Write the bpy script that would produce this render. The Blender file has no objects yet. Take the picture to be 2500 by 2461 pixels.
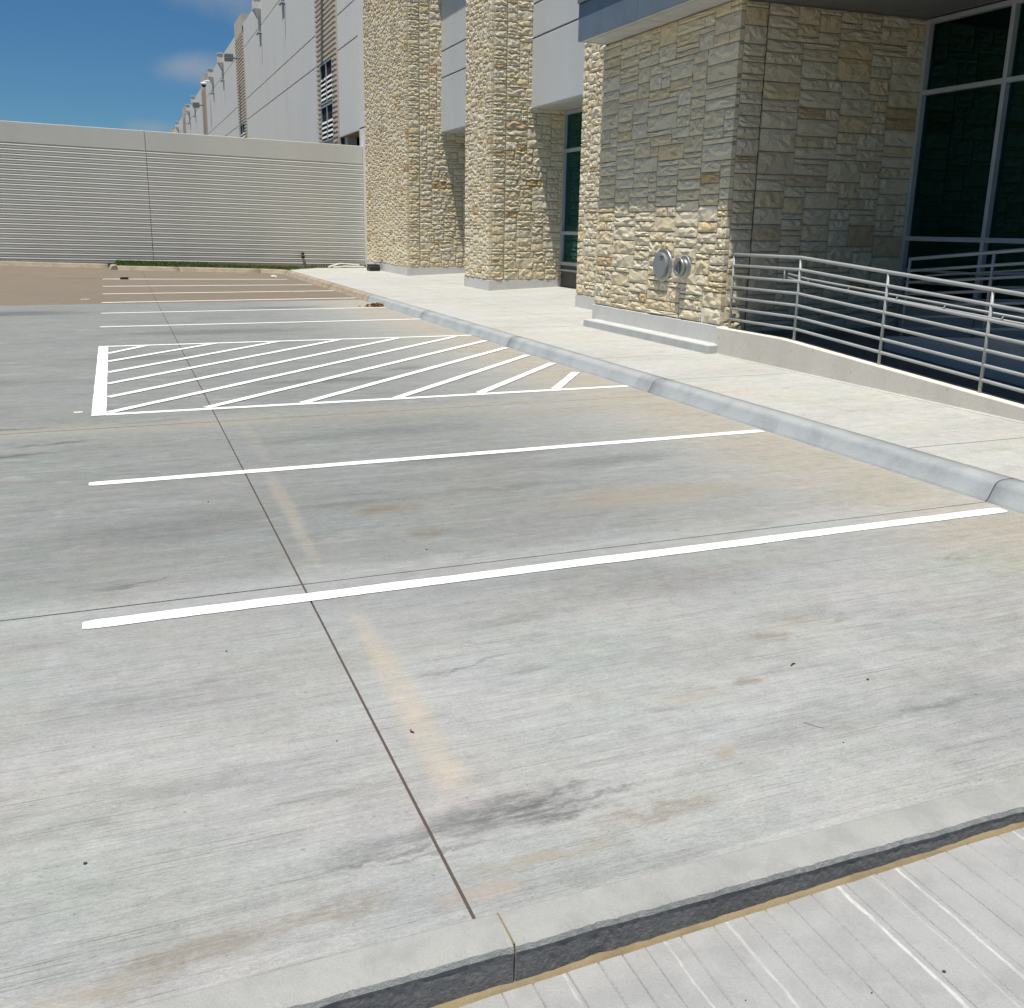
import bpy, math, random
from mathutils import Vector, Matrix, noise as mnoise
R_ = math.radians
S = bpy.context.scene
COL = S.collection

# ------------------------------------------------------------------ camera
F_PX, CX, CY = 2305.245, 1178.98, 1119.74          # solved from the photograph (2500 x 2461)
YAW, PIT, ROL = 0.364158, 0.243166, 0.011628
cam_d = bpy.data.cameras.new('camera')
cam = bpy.data.objects.new('camera', cam_d); COL.objects.link(cam)
fw = Vector((math.sin(YAW)*math.cos(PIT), math.cos(YAW)*math.cos(PIT), -math.sin(PIT)))
r0 = Vector((math.cos(YAW), -math.sin(YAW), 0)); u0 = r0.cross(fw)
rr = r0*math.cos(ROL) + u0*math.sin(ROL); uu = -r0*math.sin(ROL) + u0*math.cos(ROL)
M = Matrix.Identity(4)
for i in range(3):
    M[i][0] = rr[i]; M[i][1] = uu[i]; M[i][2] = -fw[i]
M[2][3] = 1.85
cam.matrix_world = M
cam_d.sensor_fit = 'HORIZONTAL'; cam_d.sensor_width = 36.0
cam_d.lens = F_PX/2500*36.0
cam_d.shift_x = (1250-CX)/2500; cam_d.shift_y = -(1230.5-CY)/2500
cam_d.clip_start = 0.05; cam_d.clip_end = 3000
S.camera = cam

# ------------------------------------------------------------------ sun, sky, exposure
SX, SY = 0.205, 0.140                               # sunlight travel per unit of fall
sun_d = bpy.data.lights.new('sun', 'SUN'); sun = bpy.data.objects.new('sun', sun_d); COL.objects.link(sun)
sun_d.energy = 4.2; sun_d.angle = R_(0.53); sun_d.color = (1.0, 0.95, 0.87)
to_sun = Vector((-SX, -SY, 1)).normalized()
sun.rotation_euler = to_sun.to_track_quat('Z', 'Y').to_euler()
sun.location = (0, 0, 30)
W = bpy.data.worlds.new('World'); S.world = W; W.use_nodes = True
wn = W.node_tree; wn.nodes.clear()
wo = wn.nodes.new('ShaderNodeOutputWorld'); wb = wn.nodes.new('ShaderNodeBackground')
sk = wn.nodes.new('ShaderNodeTexSky'); sk.sky_type = 'NISHITA'; sk.sun_disc = False
sk.sun_elevation = math.asin(to_sun.z)
sk.sun_rotation = math.atan2(to_sun.x, to_sun.y)
sk.altitude = 200; sk.air_density = 1.0; sk.dust_density = 0.1; sk.ozone_density = 3.0
wb.inputs['Strength'].default_value = 0.088
S.view_settings.view_transform = 'Standard'; S.view_settings.look = 'None'
S.view_settings.exposure = 0.50; S.view_settings.gamma = 1.0
S.view_settings.use_curve_mapping = False
S.render.engine = 'CYCLES'
S.cycles.max_bounces = 7; S.cycles.diffuse_bounces = 4; S.cycles.transparent_max_bounces = 8

# ------------------------------------------------------------------ node helpers
class NT:
    def __init__(s, tree): s.t = tree
    def n(s, typ, **kw):
        nd = s.t.nodes.new('ShaderNode'+typ)
        for k, v in kw.items(): setattr(nd, k, v)
        return nd
    def l(s, a, b): s.t.links.new(a, b)
    def put(s, sock, v):
        if isinstance(v, bpy.types.NodeSocket): s.l(v, sock)
        elif isinstance(v, tuple) and len(v) == 3 and sock.type == 'RGBA': sock.default_value = (*v, 1)
        else: sock.default_value = v
    def pos(s):
        return s.n('NewGeometry').outputs['Position']
    def mapped(s, vec, scale=(1,1,1), loc=(0,0,0), rot=(0,0,0), typ='POINT'):
        m = s.n('Mapping', vector_type=typ); s.l(vec, m.inputs[0])
        m.inputs['Location'].default_value = loc; m.inputs['Rotation'].default_value = rot; m.inputs['Scale'].default_value = scale
        return m.outputs[0]
    def noise(s, vec, scale=1., detail=4., rough=.55, dist=0., out='Fac'):
        m = s.n('TexNoise'); s.l(vec, m.inputs['Vector'])
        m.inputs['Scale'].default_value = scale; m.inputs['Detail'].default_value = detail
        m.inputs['Roughness'].default_value = rough; m.inputs['Distortion'].default_value = dist
        return m.outputs[out]
    def math(s, op, a, b=0., c=None, clamp=False):
        m = s.n('Math', operation=op, use_clamp=clamp); s.put(m.inputs[0], a); s.put(m.inputs[1], b)
        if c is not None: s.put(m.inputs[2], c)
        return m.outputs[0]
    def rng(s, v, a, b, c=0., d=1., smooth=True):
        m = s.n('MapRange', interpolation_type='SMOOTHSTEP' if smooth else 'LINEAR', clamp=True)
        s.put(m.inputs[0], v)
        for i, x in enumerate((a, b, c, d)): m.inputs[i+1].default_value = x
        return m.outputs[0]
    def mix(s, f, a, b, mode='MIX'):
        m = s.n('Mix', data_type='RGBA', blend_type=mode); s.put(m.inputs[0], f); s.put(m.inputs[6], a); s.put(m.inputs[7], b)
        return m.outputs[2]
    def bump(s, h, strength=.3, dist=.01, normal=None):
        m = s.n('Bump'); s.l(h, m.inputs['Height']); m.inputs['Strength'].default_value = strength; m.inputs['Distance'].default_value = dist
        if normal is not None: s.l(normal, m.inputs['Normal'])
        return m.outputs[0]
    def ramp(s, f, stops, interp='LINEAR'):
        m = s.n('ValToRGB'); s.l(f, m.inputs[0]); cr = m.color_ramp; cr.interpolation = interp
        while len(cr.elements) < len(stops): cr.elements.new(.5)
        for e, (p, c) in zip(cr.elements, stops): e.position = p; e.color = (*c, 1)
        return m.outputs[0]

def new_mat(name, rough=.8, metal=0., spec=.3, color=None):
    m = bpy.data.materials.new(name); m.use_nodes = True
    nt = NT(m.node_tree); b = m.node_tree.nodes['Principled BSDF']
    b.inputs['Roughness'].default_value = rough; b.inputs['Metallic'].default_value = metal
    b.inputs['Specular IOR Level'].default_value = spec
    if color: b.inputs['Base Color'].default_value = (*color, 1)
    return m, nt, b

# sky with three small soft clouds
wnt = NT(wn)
gen = wn.nodes.new('ShaderNodeTexCoord').outputs['Generated']
hs = wnt.n('HueSaturation'); wnt.l(sk.outputs[0], hs.inputs['Color'])
hs.inputs['Saturation'].default_value = 1.05; hs.inputs['Value'].default_value = 1.0
skycol = wnt.mix(1., hs.outputs[0], (.25, .425, .55), 'MULTIPLY')
def dir_px(u, v):
    a = (u-CX)/F_PX; b = (v-CY)/F_PX
    return (rr*a - uu*b + fw).normalized()
cn = wnt.noise(gen, 14., 6., .62, .3)
cfac = None
for (u, v, wid, hei, amp) in ((478, 166, .046, .018, .62), (560, -6, .075, .024, .40), (372, 313, .032, .010, .45)):
    d = dir_px(u, v); az = math.atan2(d.x, d.y); el = math.asin(d.z)
    mp = wnt.mapped(gen, (1/wid, 1/wid, 1/hei), tuple(d), (0, 0, 0), 'TEXTURE')
    mp.node.inputs['Scale'].default_value = (wid, wid, hei)
    ln = wnt.n('VectorMath', operation='LENGTH'); wnt.l(mp, ln.inputs[0])
    mk = wnt.rng(wnt.math('ADD', ln.outputs['Value'], wnt.math('MULTIPLY', wnt.math('SUBTRACT', cn, .5), 1.7)), 1.15, .1, 0, amp)
    cfac = mk if cfac is None else wnt.math('MAXIMUM', cfac, mk)
skyc = wnt.mix(cfac, skycol, (2.6, 2.9, 3.4))
wnt.l(skyc, wb.inputs['Color']); wnt.l(wb.outputs[0], wo.inputs['Surface'])

# ------------------------------------------------------------------ materials
MT = {}
def concrete_ground(name, base, dark, tan, stains=True, streak=1.0):
    m, nt, b = new_mat(name, .85, 0, .25)
    p = nt.pos()
    sep = nt.n('SeparateXYZ'); nt.l(p, sep.inputs[0]); X, Y = sep.outputs[0], sep.outputs[1]
    crisp = lambda v, a=.36, b=.64: nt.rng(v, a, b, 0, 1, False)
    broom = nt.noise(nt.mapped(p, (4.5, 62, 1), rot=(0, 0, R_(-1.0))), 1., 8., .82)
    grain = nt.noise(nt.mapped(p, (48, 150, 1), rot=(0, 0, R_(-1.0))), 1., 6., .85)
    broom2 = nt.noise(nt.mapped(p, (1.6, 17, 1)), 1., 9., .78, .6)
    wide = nt.noise(nt.mapped(p, (.42, 1.3, 1)), 1., 10., .70, .35)
    mott = nt.noise(p, .55, 5., .6, .5)
    blot = nt.noise(nt.mapped(p, (1.6, 4.2, 1)), 1., 8., .7, .6)
    spk = nt.noise(p, 150., 4., .8)
    c = nt.mix(nt.math('MULTIPLY', nt.rng(wide, .40, .74), .55), base, dark)
    c = nt.mix(nt.math('MULTIPLY', nt.rng(mott, .5, .75), .45), c, tan)
    if stains:
        # long worn, greyer belt over the middle stalls, cleaner pale belt at the near end
        belt = nt.math('MULTIPLY', nt.rng(Y, 3.0, 5.6), nt.rng(nt.math('ADD', X, nt.math('MULTIPLY', wide, 3.0)), 7.2, 3.8))
        c = nt.mix(nt.math('MULTIPLY', belt, nt.rng(broom2, .3, .66, .34, .88)), c, dark)
        pale = nt.math('MULTIPLY', nt.rng(nt.math('ADD', Y, nt.math('MULTIPLY', blot, 1.2)), 2.75, 2.35), .6)
        c = nt.mix(pale, c, tuple(min(.6, x*1.28) for x in base))
        kerbtan = nt.math('MULTIPLY', nt.rng(nt.math('ADD', X, nt.math('MULTIPLY', blot, 1.4)), 4.7, 5.9), .7)
        c = nt.mix(kerbtan, c, tan)
        seam = nt.math('MULTIPLY', nt.rng(nt.math('ABSOLUTE', nt.math('SUBTRACT', nt.math('ADD', Y, nt.math('MULTIPLY', blot, .35)), 4.86)),   .34, .05), .32)
        c = nt.mix(seam, c, tuple(min(.6, x*1.18) for x in base))
        seam2 = nt.math('MULTIPLY', nt.rng(nt.math('ABSOLUTE', nt.math('SUBTRACT', nt.math('ADD', Y, nt.math('MULTIPLY', blot, .7)), 9.45)), .5, .05), .35)
        c = nt.mix(seam2, c, tan)
    c = nt.mix(nt.math('MULTIPLY', nt.rng(blot, .54, .76), .48), c, tuple(x*.72 for x in dark))
    c = nt.mix(nt.math('MULTIPLY', nt.rng(blot, .46, .24), .42), c, tuple(min(.62, x*1.22) for x in base))
    bs = nt.math('MULTIPLY', nt.math('SUBTRACT', crisp(broom), .5), .22*streak)
    bs = nt.math('ADD', bs, nt.math('MULTIPLY', nt.math('SUBTRACT', crisp(broom2), .5), .16*streak))
    bs = nt.math('ADD', bs, nt.math('MULTIPLY', nt.math('SUBTRACT', crisp(spk), .5), .16))
    bs = nt.math('ADD', bs, nt.math('MULTIPLY', nt.math('SUBTRACT', crisp(grain), .5), .36))
    lines = nt.noise(nt.mapped(p, (1.3, 120, 1), rot=(0, 0, R_(-.8))), 1., 3., .6)
    bs = nt.math('SUBTRACT', bs, nt.math('MULTIPLY', nt.rng(lines, .57, .69), .27))
    mid9 = nt.noise(p, 11., 6., .7)
    bs = nt.math('ADD', bs, nt.math('MULTIPLY', nt.math('SUBTRACT', crisp(mid9), .5), .13))
    pit = nt.noise(nt.mapped(p, (34, 60, 1)), 1., 3., .6)
    bs = nt.math('SUBTRACT', bs, nt.math('MULTIPLY', nt.rng(pit, .64, .72), .28))
    f = nt.math('ADD', 1., bs)
    g = nt.n('CombineXYZ'); [nt.l(f, g.inputs[i]) for i in range(3)]
    c = nt.mix(1., c, g.outputs[0], 'MULTIPLY')
    tint = nt.noise(nt.mapped(p, (.9, 2.2, 1)), 1., 4., .6, .4, 'Color')
    tm = nt.n('VectorMath', operation='MULTIPLY_ADD'); nt.l(tint, tm.inputs[0]); tm.inputs[1].default_value = (.16, .09, .17); tm.inputs[2].default_value = (.918, .955, .917)
    c = nt.mix(1., c, tm.outputs[0], 'MULTIPLY')
    if stains:
        dn = nt.n('VectorMath', operation='ADD'); nt.l(p, dn.inputs[0])
        nv = nt.noise(p, 5., 5., .65, out='Color')
        sc = nt.n('VectorMath', operation='MULTIPLY_ADD'); nt.l(nv, sc.inputs[0]); sc.inputs[1].default_value = (.30, .22, 0); sc.inputs[2].default_value = (-.15, -.11, 0)
        nt.l(sc.outputs[0], dn.inputs[1]); pd = dn.outputs[0]
        dy = nt.n('VectorMath', operation='MULTIPLY_ADD'); nt.l(nt.noise(p, 7., 6., .7, out='Color'), dy.inputs[0]); dy.inputs[1].default_value = (.05, .3, 0); nt.l(p, dy.inputs[2]); dz = nt.n('VectorMath', operation='SUBTRACT'); nt.l(dy.outputs[0], dz.inputs[0]); dz.inputs[1].default_value = (.025, .15, 0); pdy = dz.outputs[0]
        grit = nt.rng(nt.noise(nt.mapped(p, (8, 38, 1)), 1., 8., .8), .32, .58)
        grit2 = nt.rng(nt.noise(nt.mapped(p, (14, 30, 1)), 1., 8., .8), .34, .60, .35, 1.)
        def blob(cx, cy, rx, ry, rot, col, amt, soft=.25, hard=1.05, gritty=True):
            nonlocal c
            v = nt.mapped(pd if gritty is True else pdy, (rx, ry, 1e3), (cx, cy, 0), (0, 0, R_(rot)), 'TEXTURE')
            ln = nt.n('VectorMath', operation='LENGTH'); nt.l(v, ln.inputs[0])
            k = nt.rng(ln.outputs['Value'], hard, soft, 0, amt)
            if gritty is True: k = nt.math('MULTIPLY', k, grit)
            elif gritty == 'soft': k = nt.math('MULTIPLY', k, grit2)
            c = nt.mix(k, c, col)
        yel = (.47, .385, .275); brn = (.15, .11, .055); drk = (.062, .068, .066); rst = (.38, .27, .20); ochre = (.29, .245, .165)
        # faded paint strip beside the long joint
        for (cy, ry, cx, rx, a) in ((3.0, .38, .935, .085, .60), (3.45, .42, .955, .085, .62), (3.95, .42, .955, .06, .50), (2.74, .13, .94, .085, .45),
                                    (5.45, .55, .915, .05, .42), (6.3, .7, .94, .065, .5), (8.2, .8, .98, .08, .25)):
            blob(cx, cy, rx*1.1, ry*1.2, 0, yel, a*.52, .3, 1.15, 'soft')
        # oil, rubber and rust marks
        blob(1.05, 2.50, .42, .10, 4, drk, .62); blob(1.22, 2.42, .24, .05, 2, drk, .7); blob(.62, 2.46, .34, .07, 6, drk, .42)
        blob(1.55, 2.33, .36, .05, 0, brn, .42); blob(1.05, 2.26, .34, .04, 0, ochre, .5); blob(.85, 2.17, .16, .07, 0, rst, .42)
        blob(.42, 2.22, .20, .05, 0, brn, .45); blob(.05, 2.20, .34, .07, 5, brn, .42); blob(-.25, 2.16, .3, .06, 0, ochre, .3)
        blob(1.52, 5.85, .33, .15, 3, brn, .62); blob(1.68, 5.30, .16, .12, 0, brn, .62); blob(1.40, 6.05, .5, .1, 0, drk, .35)
        blob(2.74, 3.32, .17, .06, 0, brn, .45); blob(3.17, 3.37, .08, .04, 0, brn, .6); blob(2.9, 3.41, .22, .05, 0, ochre, .4); blob(2.33, 3.00, .1, .05, 10, brn, .5)
        blob(1.95, 2.56, .09, .05, 0, ochre, .6); blob(2.05, 2.95, .2, .05, 3, ochre, .4); blob(3.5, 5.6, 1.2, .35, 0, ochre, .45)
        blob(3.6, 6.6, .9, .2, 2, drk, .42); blob(2.6, 7.1, 1.0, .22, 2, drk, .42); blob(2.4, 6.1, .8, .12, 2, drk, .35)
        blob(-1.1, 9.3, .5, .06, 3, drk, .8); blob(-1.0, 8.2, .5, .08, 10, drk, .75); blob(-.6, 8.6, .5, .05, 10, drk, .7); blob(-.1, 4.95, .22, .03, 5, drk, .6)
        blob(-2.5, 9.8, 1.6, .5, 4, drk, .5); blob(.2, 5.9, 1.0, .4, 4, drk, .28); blob(2.6, 4.1, 1.1, .22, 3, drk, .25); blob(1.7, 3.9, .5, .08, 5, drk, .3); blob(2.0, 8.2, 1.6, .3, 2, drk, .35); blob(3.9, 8.6, 1.0, .18, 2, ochre, .4); blob(.1, 13.9, 1.4, .35, 2, drk, .35); blob(-2.6, 12.0, 2.2, .4, 3, drk, .45); blob(2.4, 11.2, 1.4, .22, 0, drk, .5)
        blob(3.4, 11.9, .45, .16, 25, drk, .5); blob(1.5, 16.9, 2.4, .5, 0, drk, .5); blob(-2.4, 21.2, 2.5, .8, 0, drk, .75); blob(3.3, 21.4, 1.3, .4, 0, drk, .6)
        # tyre scuffs: overlapping gritty smears
        for (cx, cy, rx, ry, rot, a) in ((.62, 2.40, .38, .022, 6, .5), (.72, 2.36, .30, .016, 4, .45), (1.30, 2.47, .42, .02, 5, .5), (1.22, 2.52, .34, .018, 8, .4),
                                    (1.3, 3.52, .36, .016, 7, .4), (1.5, 3.72, .3, .014, 6, .3), (-.05, 5.0, .3, .025, 6, .6), (3.9, 10.9, .5, .05, 60, .3), (2.9, 2.55, .35, .03, 4, .35)):
            blob(cx, cy, rx, ry, rot, drk, a)
        # hairline cracks
        vo = nt.n('TexVoronoi', feature='DISTANCE_TO_EDGE'); nt.l(nt.mapped(pd, (.33, .55, 1)), vo.inputs['Vector']); vo.inputs['Scale'].default_value = 1.
        ck = nt.math('MULTIPLY', nt.rng(vo.outputs['Distance'], .0035, .0008), nt.rng(mott, .50, .62, 0, .2))
        c = nt.mix(ck, c, (.12, .11, .10))
    nt.l(c, b.inputs['Base Color'])
    h = nt.math('ADD', nt.math('MULTIPLY', broom, 1.), nt.math('MULTIPLY', spk, .5))
    nt.l(nt.bump(h, .45, .004), b.inputs['Normal'])
    return m
MT['lot'] = concrete_ground('parking_concrete', (.324, .329, .319), (.148, .160, .153), (.326, .296, .240))
MT['lot_old'] = concrete_ground('old_brown_concrete', (.182, .152, .116), (.15, .125, .096), (.205, .170, .125), False, .7)
MT['walk'] = concrete_ground('sidewalk_concrete', (.425, .427, .40), (.318, .32, .297), (.405, .36, .28), False, .55)

def simple_conc(name, base, dark, scale=2., amt=.6, bump=.25, bscale=60., stain=None, vstreak=False):
    m, nt, b = new_mat(name, .85, 0, .25)
    p = nt.pos()
    n1 = nt.noise(nt.mapped(p, (1, 1, .25) if vstreak else (1, 1, 1)), scale, 6., .62, .3)
    n2 = nt.noise(p, bscale, 4., .65); n3 = nt.noise(p, scale*6, 5., .6)
    c = nt.mix(nt.math('MULTIPLY', nt.rng(n1, .38, .68), amt), base, dark)
    if stain: c = nt.mix(nt.math('MULTIPLY', nt.rng(n3, .58, .78), .55), c, stain)
    f = nt.math('ADD', .84, nt.math('MULTIPLY', n2, .32))
    g = nt.n('CombineXYZ'); [nt.l(f, g.inputs[i]) for i in range(3)]
    c = nt.mix(1., c, g.outputs[0], 'MULTIPLY')
    nt.l(c, b.inputs['Base Color']); nt.l(nt.bump(n2, bump, .006), b.inputs['Normal'])
    return m
MT['kerb'] = simple_conc('kerb_concrete', (.335, .357, .362), (.24, .262, .27), 3., .7, .3, 70, (.40, .36, .28))
MT['kerb_old'] = simple_conc('old_kerb_concrete', (.35, .29, .215), (.24, .195, .145), 3., .8, .3, 60, (.15, .12, .09))
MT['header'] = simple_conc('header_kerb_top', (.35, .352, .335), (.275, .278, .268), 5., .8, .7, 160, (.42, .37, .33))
MT['headerface'] = simple_conc('shaded_stained_kerb_face', (.185, .185, .18), (.135, .135, .132), 6., .7, .8, 70, (.085, .085, .083))  # face coloured darker than the top for its shade, plus stained concrete
def drive_mat():
    m = simple_conc('grooved_concrete', (.355, .358, .352), (.285, .287, .283), 7., .7, .8, 150, (.30, .295, .285)); nt = NT(m.node_tree); b = m.node_tree.nodes['Principled BSDF']
    c = b.inputs['Base Color'].links[0].from_socket; p = nt.pos(); sep = nt.n('SeparateXYZ'); nt.l(p, sep.inputs[0])
    wob = nt.noise(nt.mapped(p, (9, 5, 1)), 1., 4., .6); br = nt.noise(nt.mapped(p, (120, 22, 1)), 1., 7., .75)
    x = nt.math('ADD', sep.outputs[0], nt.math('MULTIPLY', nt.math('SUBTRACT', wob, .5), .03))
    for xi, wd, am in ((1.495, .007, .35), (1.893, .010, .6), (2.114, .008, .5), (1.29, .005, .35), (.98, .005, .3), (2.6, .008, .5), (2.02, .004, .25)):
        k = nt.math('MULTIPLY', nt.rng(nt.math('ABSOLUTE', nt.math('SUBTRACT', x, xi)), wd, wd*.25, 0, am), nt.rng(br, .34, .56))
        c = nt.mix(k, c, (.70, .70, .67))
    nt.l(c, b.inputs['Base Color']); return m
MT['drive'] = drive_mat()
def lime_mat():
    m, nt, b = new_mat('white_lime_in_groove', .9, 0, .2); p = nt.pos()
    n = nt.noise(nt.mapped(p, (60, 7, 1)), 1., 5., .7)
    nt.l(nt.mix(nt.rng(n, .42, .60), (.44, .44, .43), (.74, .74, .72)), b.inputs['Base Color']); return m
MT['efflor'] = lime_mat()
MT['sand'] = simple_conc('washed_sand', (.245, .195, .115), (.18, .14, .08), 9., .8, .6, 120)
MT['plinth'] = simple_conc('plinth_concrete', (.62, .61, .58), (.54, .535, .505), 2.5, .5, .15, 40, (.40, .36, .29), True)
MT['lowwall'] = simple_conc('ramp_wall_concrete', (.64, .605, .525), (.55, .515, .44), 2.5, .6, .2, 40, (.33, .28, .21), True)
MT['ledge'] = simple_conc('ledge_concrete', (.50, .51, .49), (.40, .41, .395), 4., .7, .3, 60)
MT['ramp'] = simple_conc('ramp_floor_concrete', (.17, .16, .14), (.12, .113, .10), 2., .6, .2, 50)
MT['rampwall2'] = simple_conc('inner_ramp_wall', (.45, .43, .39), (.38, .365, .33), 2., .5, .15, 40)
MT['white_wall'] = simple_conc('white_painted_precast', (.75, .75, .695), (.70, .70, .645), .8, .6, .12, 30, None, True)
MT['panel'] = simple_conc('grey_painted_panel', (.545, .565, .56), (.50, .515, .51), 1., .5, .10, 40, None, True)
MT['screen'] = simple_conc('grey_painted_screen', (.70, .69, .62), (.645, .635, .56), .5, .7, .12, 40, None, True)
MT['beige'] = simple_conc('beige_painted_ribs', (.62, .565, .47), (.57, .515, .42), 1., .5, .1, 40)
MT['dark'] = new_mat('dark_recess', .9, 0, .2, (.022, .024, .024))[0]
MT['reveal'] = new_mat('dark_reveal', .9, 0, .2, (.10, .105, .10))[0]
MT['mortar'] = simple_conc('mortar', (.36, .325, .255), (.28, .25, .195), 6., .6, .4, 90)
MT['filler'] = new_mat('joint_sealant', .8, 0, .3, (.085, .062, .048))[0]
MT['blackgap'] = new_mat('control_joint', .9, 0, .2, (.03, .025, .02))[0]
MT['interior'] = new_mat('dark_interior', .9, 0, .1, (.014, .030, .034))[0]
MT['soil'] = simple_conc('soil', (.10, .075, .05), (.07, .05, .035), 3., .6)

def paint_mat():
    m, nt, b = new_mat('white_line_paint', .6, 0, .3)
    p = nt.pos(); n = nt.noise(p, 45., 5., .7); n2 = nt.noise(nt.mapped(p, (2, 40, 1)), 1., 4., .6)
    c = nt.mix(nt.rng(n, .60, .78), (.80, .81, .80), (.56, .57, .56)); c = nt.mix(nt.math('MULTIPLY', nt.rng(n2, .56, .8), .6), c, (.55, .56, .55))
    nt.l(c, b.inputs['Base Color']); nt.l(nt.bump(n, .2, .003), b.inputs['Normal']); return m
MT['paint'] = paint_mat()

def stone_mat():
    m, nt, b = new_mat('split_limestone', .92, 0, .15)
    p = nt.pos()
    oi = nt.n('ObjectInfo'); g = nt.n('NewGeometry')
    r = nt.math('FRACT', nt.math('ADD', nt.math('MULTIPLY', oi.outputs['Random'], 7.31), g.outputs['Random Per Island']))
    base = nt.ramp(r, [(0, (0.746, 0.655, 0.466)), (.14, (0.791, 0.711, 0.530)), (.28, (0.71, 0.635, 0.475)), (.40, (0.768, 0.655, 0.435)), (.54, (0.723, 0.644, 0.477)),
                       (.66, (0.757, 0.616, 0.366)), (.78, (0.791, 0.717, 0.551)), (.92, (0.70, 0.58, 0.37)), (.955, (0.70, 0.635, 0.49)), (.994, (0.565, 0.39, 0.19))])
    r2 = nt.math('FRACT', nt.math('MULTIPLY', r, 13.7))
    wn_ = nt.n('TexNoise', noise_dimensions='4D'); nt.l(p, wn_.inputs['Vector']); nt.l(nt.math('MULTIPLY', r, 40.), wn_.inputs['W'])
    wn_.inputs['Scale'].default_value = 5.; wn_.inputs['Detail'].default_value = 5.; wn_.inputs['Roughness'].default_value = .65
    pat = wn_.outputs['Fac']
    c = nt.mix(nt.math('MULTIPLY', nt.rng(pat, .54, .72), nt.math('MULTIPLY', nt.math('POWER', r2, 2.6), .62)), base, (.60, .42, .19))
    c = nt.mix(nt.math('MULTIPLY', nt.rng(pat, .46, .28), .5), c, (.64, .595, .50))
    fine = nt.noise(p, 75., 5., .75); med = nt.noise(p, 30., 7., .72, .8); big = nt.noise(p, 9., 5., .6, .4)
    c = nt.mix(nt.math('MULTIPLY', nt.rng(med, .50, .70), .42), c, (.40, .32, .20))
    c = nt.mix(nt.math('MULTIPLY', nt.rng(med, .44, .26), .40), c, (.76, .715, .60))
    c = nt.mix(nt.math('MULTIPLY', nt.rng(fine, .52, .75), .25), c, (.40, .33, .22))
    nt.l(c, b.inputs['Base Color'])
    h = nt.math('ADD', nt.math('MULTIPLY', med, 1.3), nt.math('MULTIPLY', fine, .35))
    h = nt.math('ADD', h, nt.math('MULTIPLY', big, .5))
    nt.l(nt.bump(h, .62, .030), b.inputs['Normal'])
    return m
MT['stone'] = stone_mat()

def metal_paint(name, col, rough=.4, spec=.5, metal=0.):
    m, nt, b = new_mat(name, rough, metal, spec); p = nt.pos()
    n = nt.noise(p, 3., 4., .6); n2 = nt.noise(p, 90., 3., .6)
    c = nt.mix(nt.rng(n, .35, .7), col, tuple(x*.88 for x in col)); nt.l(c, b.inputs['Base Color'])
    nt.l(nt.bump(n2, .05, .002), b.inputs['Normal']); return m
MT['rail'] = metal_paint('grey_rail_paint', (.34, .352, .345), .42)
MT['rail_shade'] = MT['rail']
MT['frame'] = metal_paint('anodised_frame', (.40, .425, .43), .38, .5, .0)
MT['fascia'] = metal_paint('blue_grey_metal_panel', (.15, .185, .222), .42, .5)
MT['soffit'] = metal_paint('pale_soffit_metal', (.50, .50, .48), .55)
MT['porch_soffit'] = metal_paint('porch_soffit', (.17, .175, .17), .6)
MT['steel'] = metal_paint('brushed_steel', (.36, .36, .34), .42, .5, .75)
MT['cap'] = metal_paint('grey_cap_paint', (.235, .25, .255), .5)
MT['fixture'] = metal_paint('grey_fixture', (.20, .225, .235), .5)
MT['white_pvc'] = new_mat('white_plastic', .5, 0, .4, (.75, .76, .78))[0]
MT['spandrel'] = new_mat('dark_spandrel', .6, 0, .4, (.085, .08, .068))[0]
MT['black'] = new_mat('black_plastic', .5, 0, .4, (.02, .024, .022))[0]
MT['red'] = new_mat('red_plastic', .5, 0, .4, (.16, .012, .012))[0]
MT['pebble'] = new_mat('dark_pebble', .8, 0, .3, (.06, .05, .045))[0]
MT['twig'] = new_mat('dry_twig', .9, 0, .2, (.10, .065, .035))[0]
MT['paper'] = new_mat('white_litter', .8, 0, .3, (.7, .68, .62))[0]
def leaf_mat():
    m, nt, b = new_mat('dry_leaves', .85, 0, .2); g = nt.n('NewGeometry')
    nt.l(nt.ramp(g.outputs['Random Per Island'], [(0, (.20, .10, .03)), (.5, (.30, .17, .06)), (1, (.12, .06, .02))]), b.inputs['Base Color']); return m
MT['leaf'] = leaf_mat()
def grass_mat():
    m, nt, b = new_mat('turf', .8, 0, .2); g = nt.n('NewGeometry')
    nt.l(nt.ramp(g.outputs['Random Per Island'], [(0, (.03, .085, .012)), (.5, (.055, .13, .02)), (1, (.085, .15, .035))]), b.inputs['Base Color']); return m
MT['grass'] = grass_mat()
def glass_mat(name, tint, gl, ior=1.42):
    m = bpy.data.materials.new(name); m.use_nodes = True; nt = NT(m.node_tree); m.node_tree.nodes.remove(m.node_tree.nodes['Principled BSDF'])
    out = m.node_tree.nodes['Material Output']
    t = nt.n('BsdfTransparent'); t.inputs[0].default_value = (*tint, 1)
    g = nt.n('BsdfGlossy'); g.inputs['Color'].default_value = (*gl, 1); g.inputs['Roughness'].default_value = .012
    fr = nt.n('Fresnel'); fr.inputs[0].default_value = ior
    mx = nt.n('MixShader'); nt.l(fr.outputs[0], mx.inputs[0]); nt.l(t.outputs[0], mx.inputs[1]); nt.l(g.outputs[0], mx.inputs[2])
    nt.l(mx.outputs[0], out.inputs['Surface']); return m
MT['glass'] = glass_mat('tinted_glass', (.20, .30, .30), (.22, .66, .68), 2.0)
MT['glass_teal'] = glass_mat('teal_glass', (.20, .34, .36), (.30, .85, .92), 2.3)
def emis(name, col, st):
    m, nt, b = new_mat(name); b.inputs['Emission Color'].default_value = (*col, 1); b.inputs['Emission Strength'].default_value = st; return m
MT['tube'] = emis('lamp_tube', (.75, 1., .7), 2.2)

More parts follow.
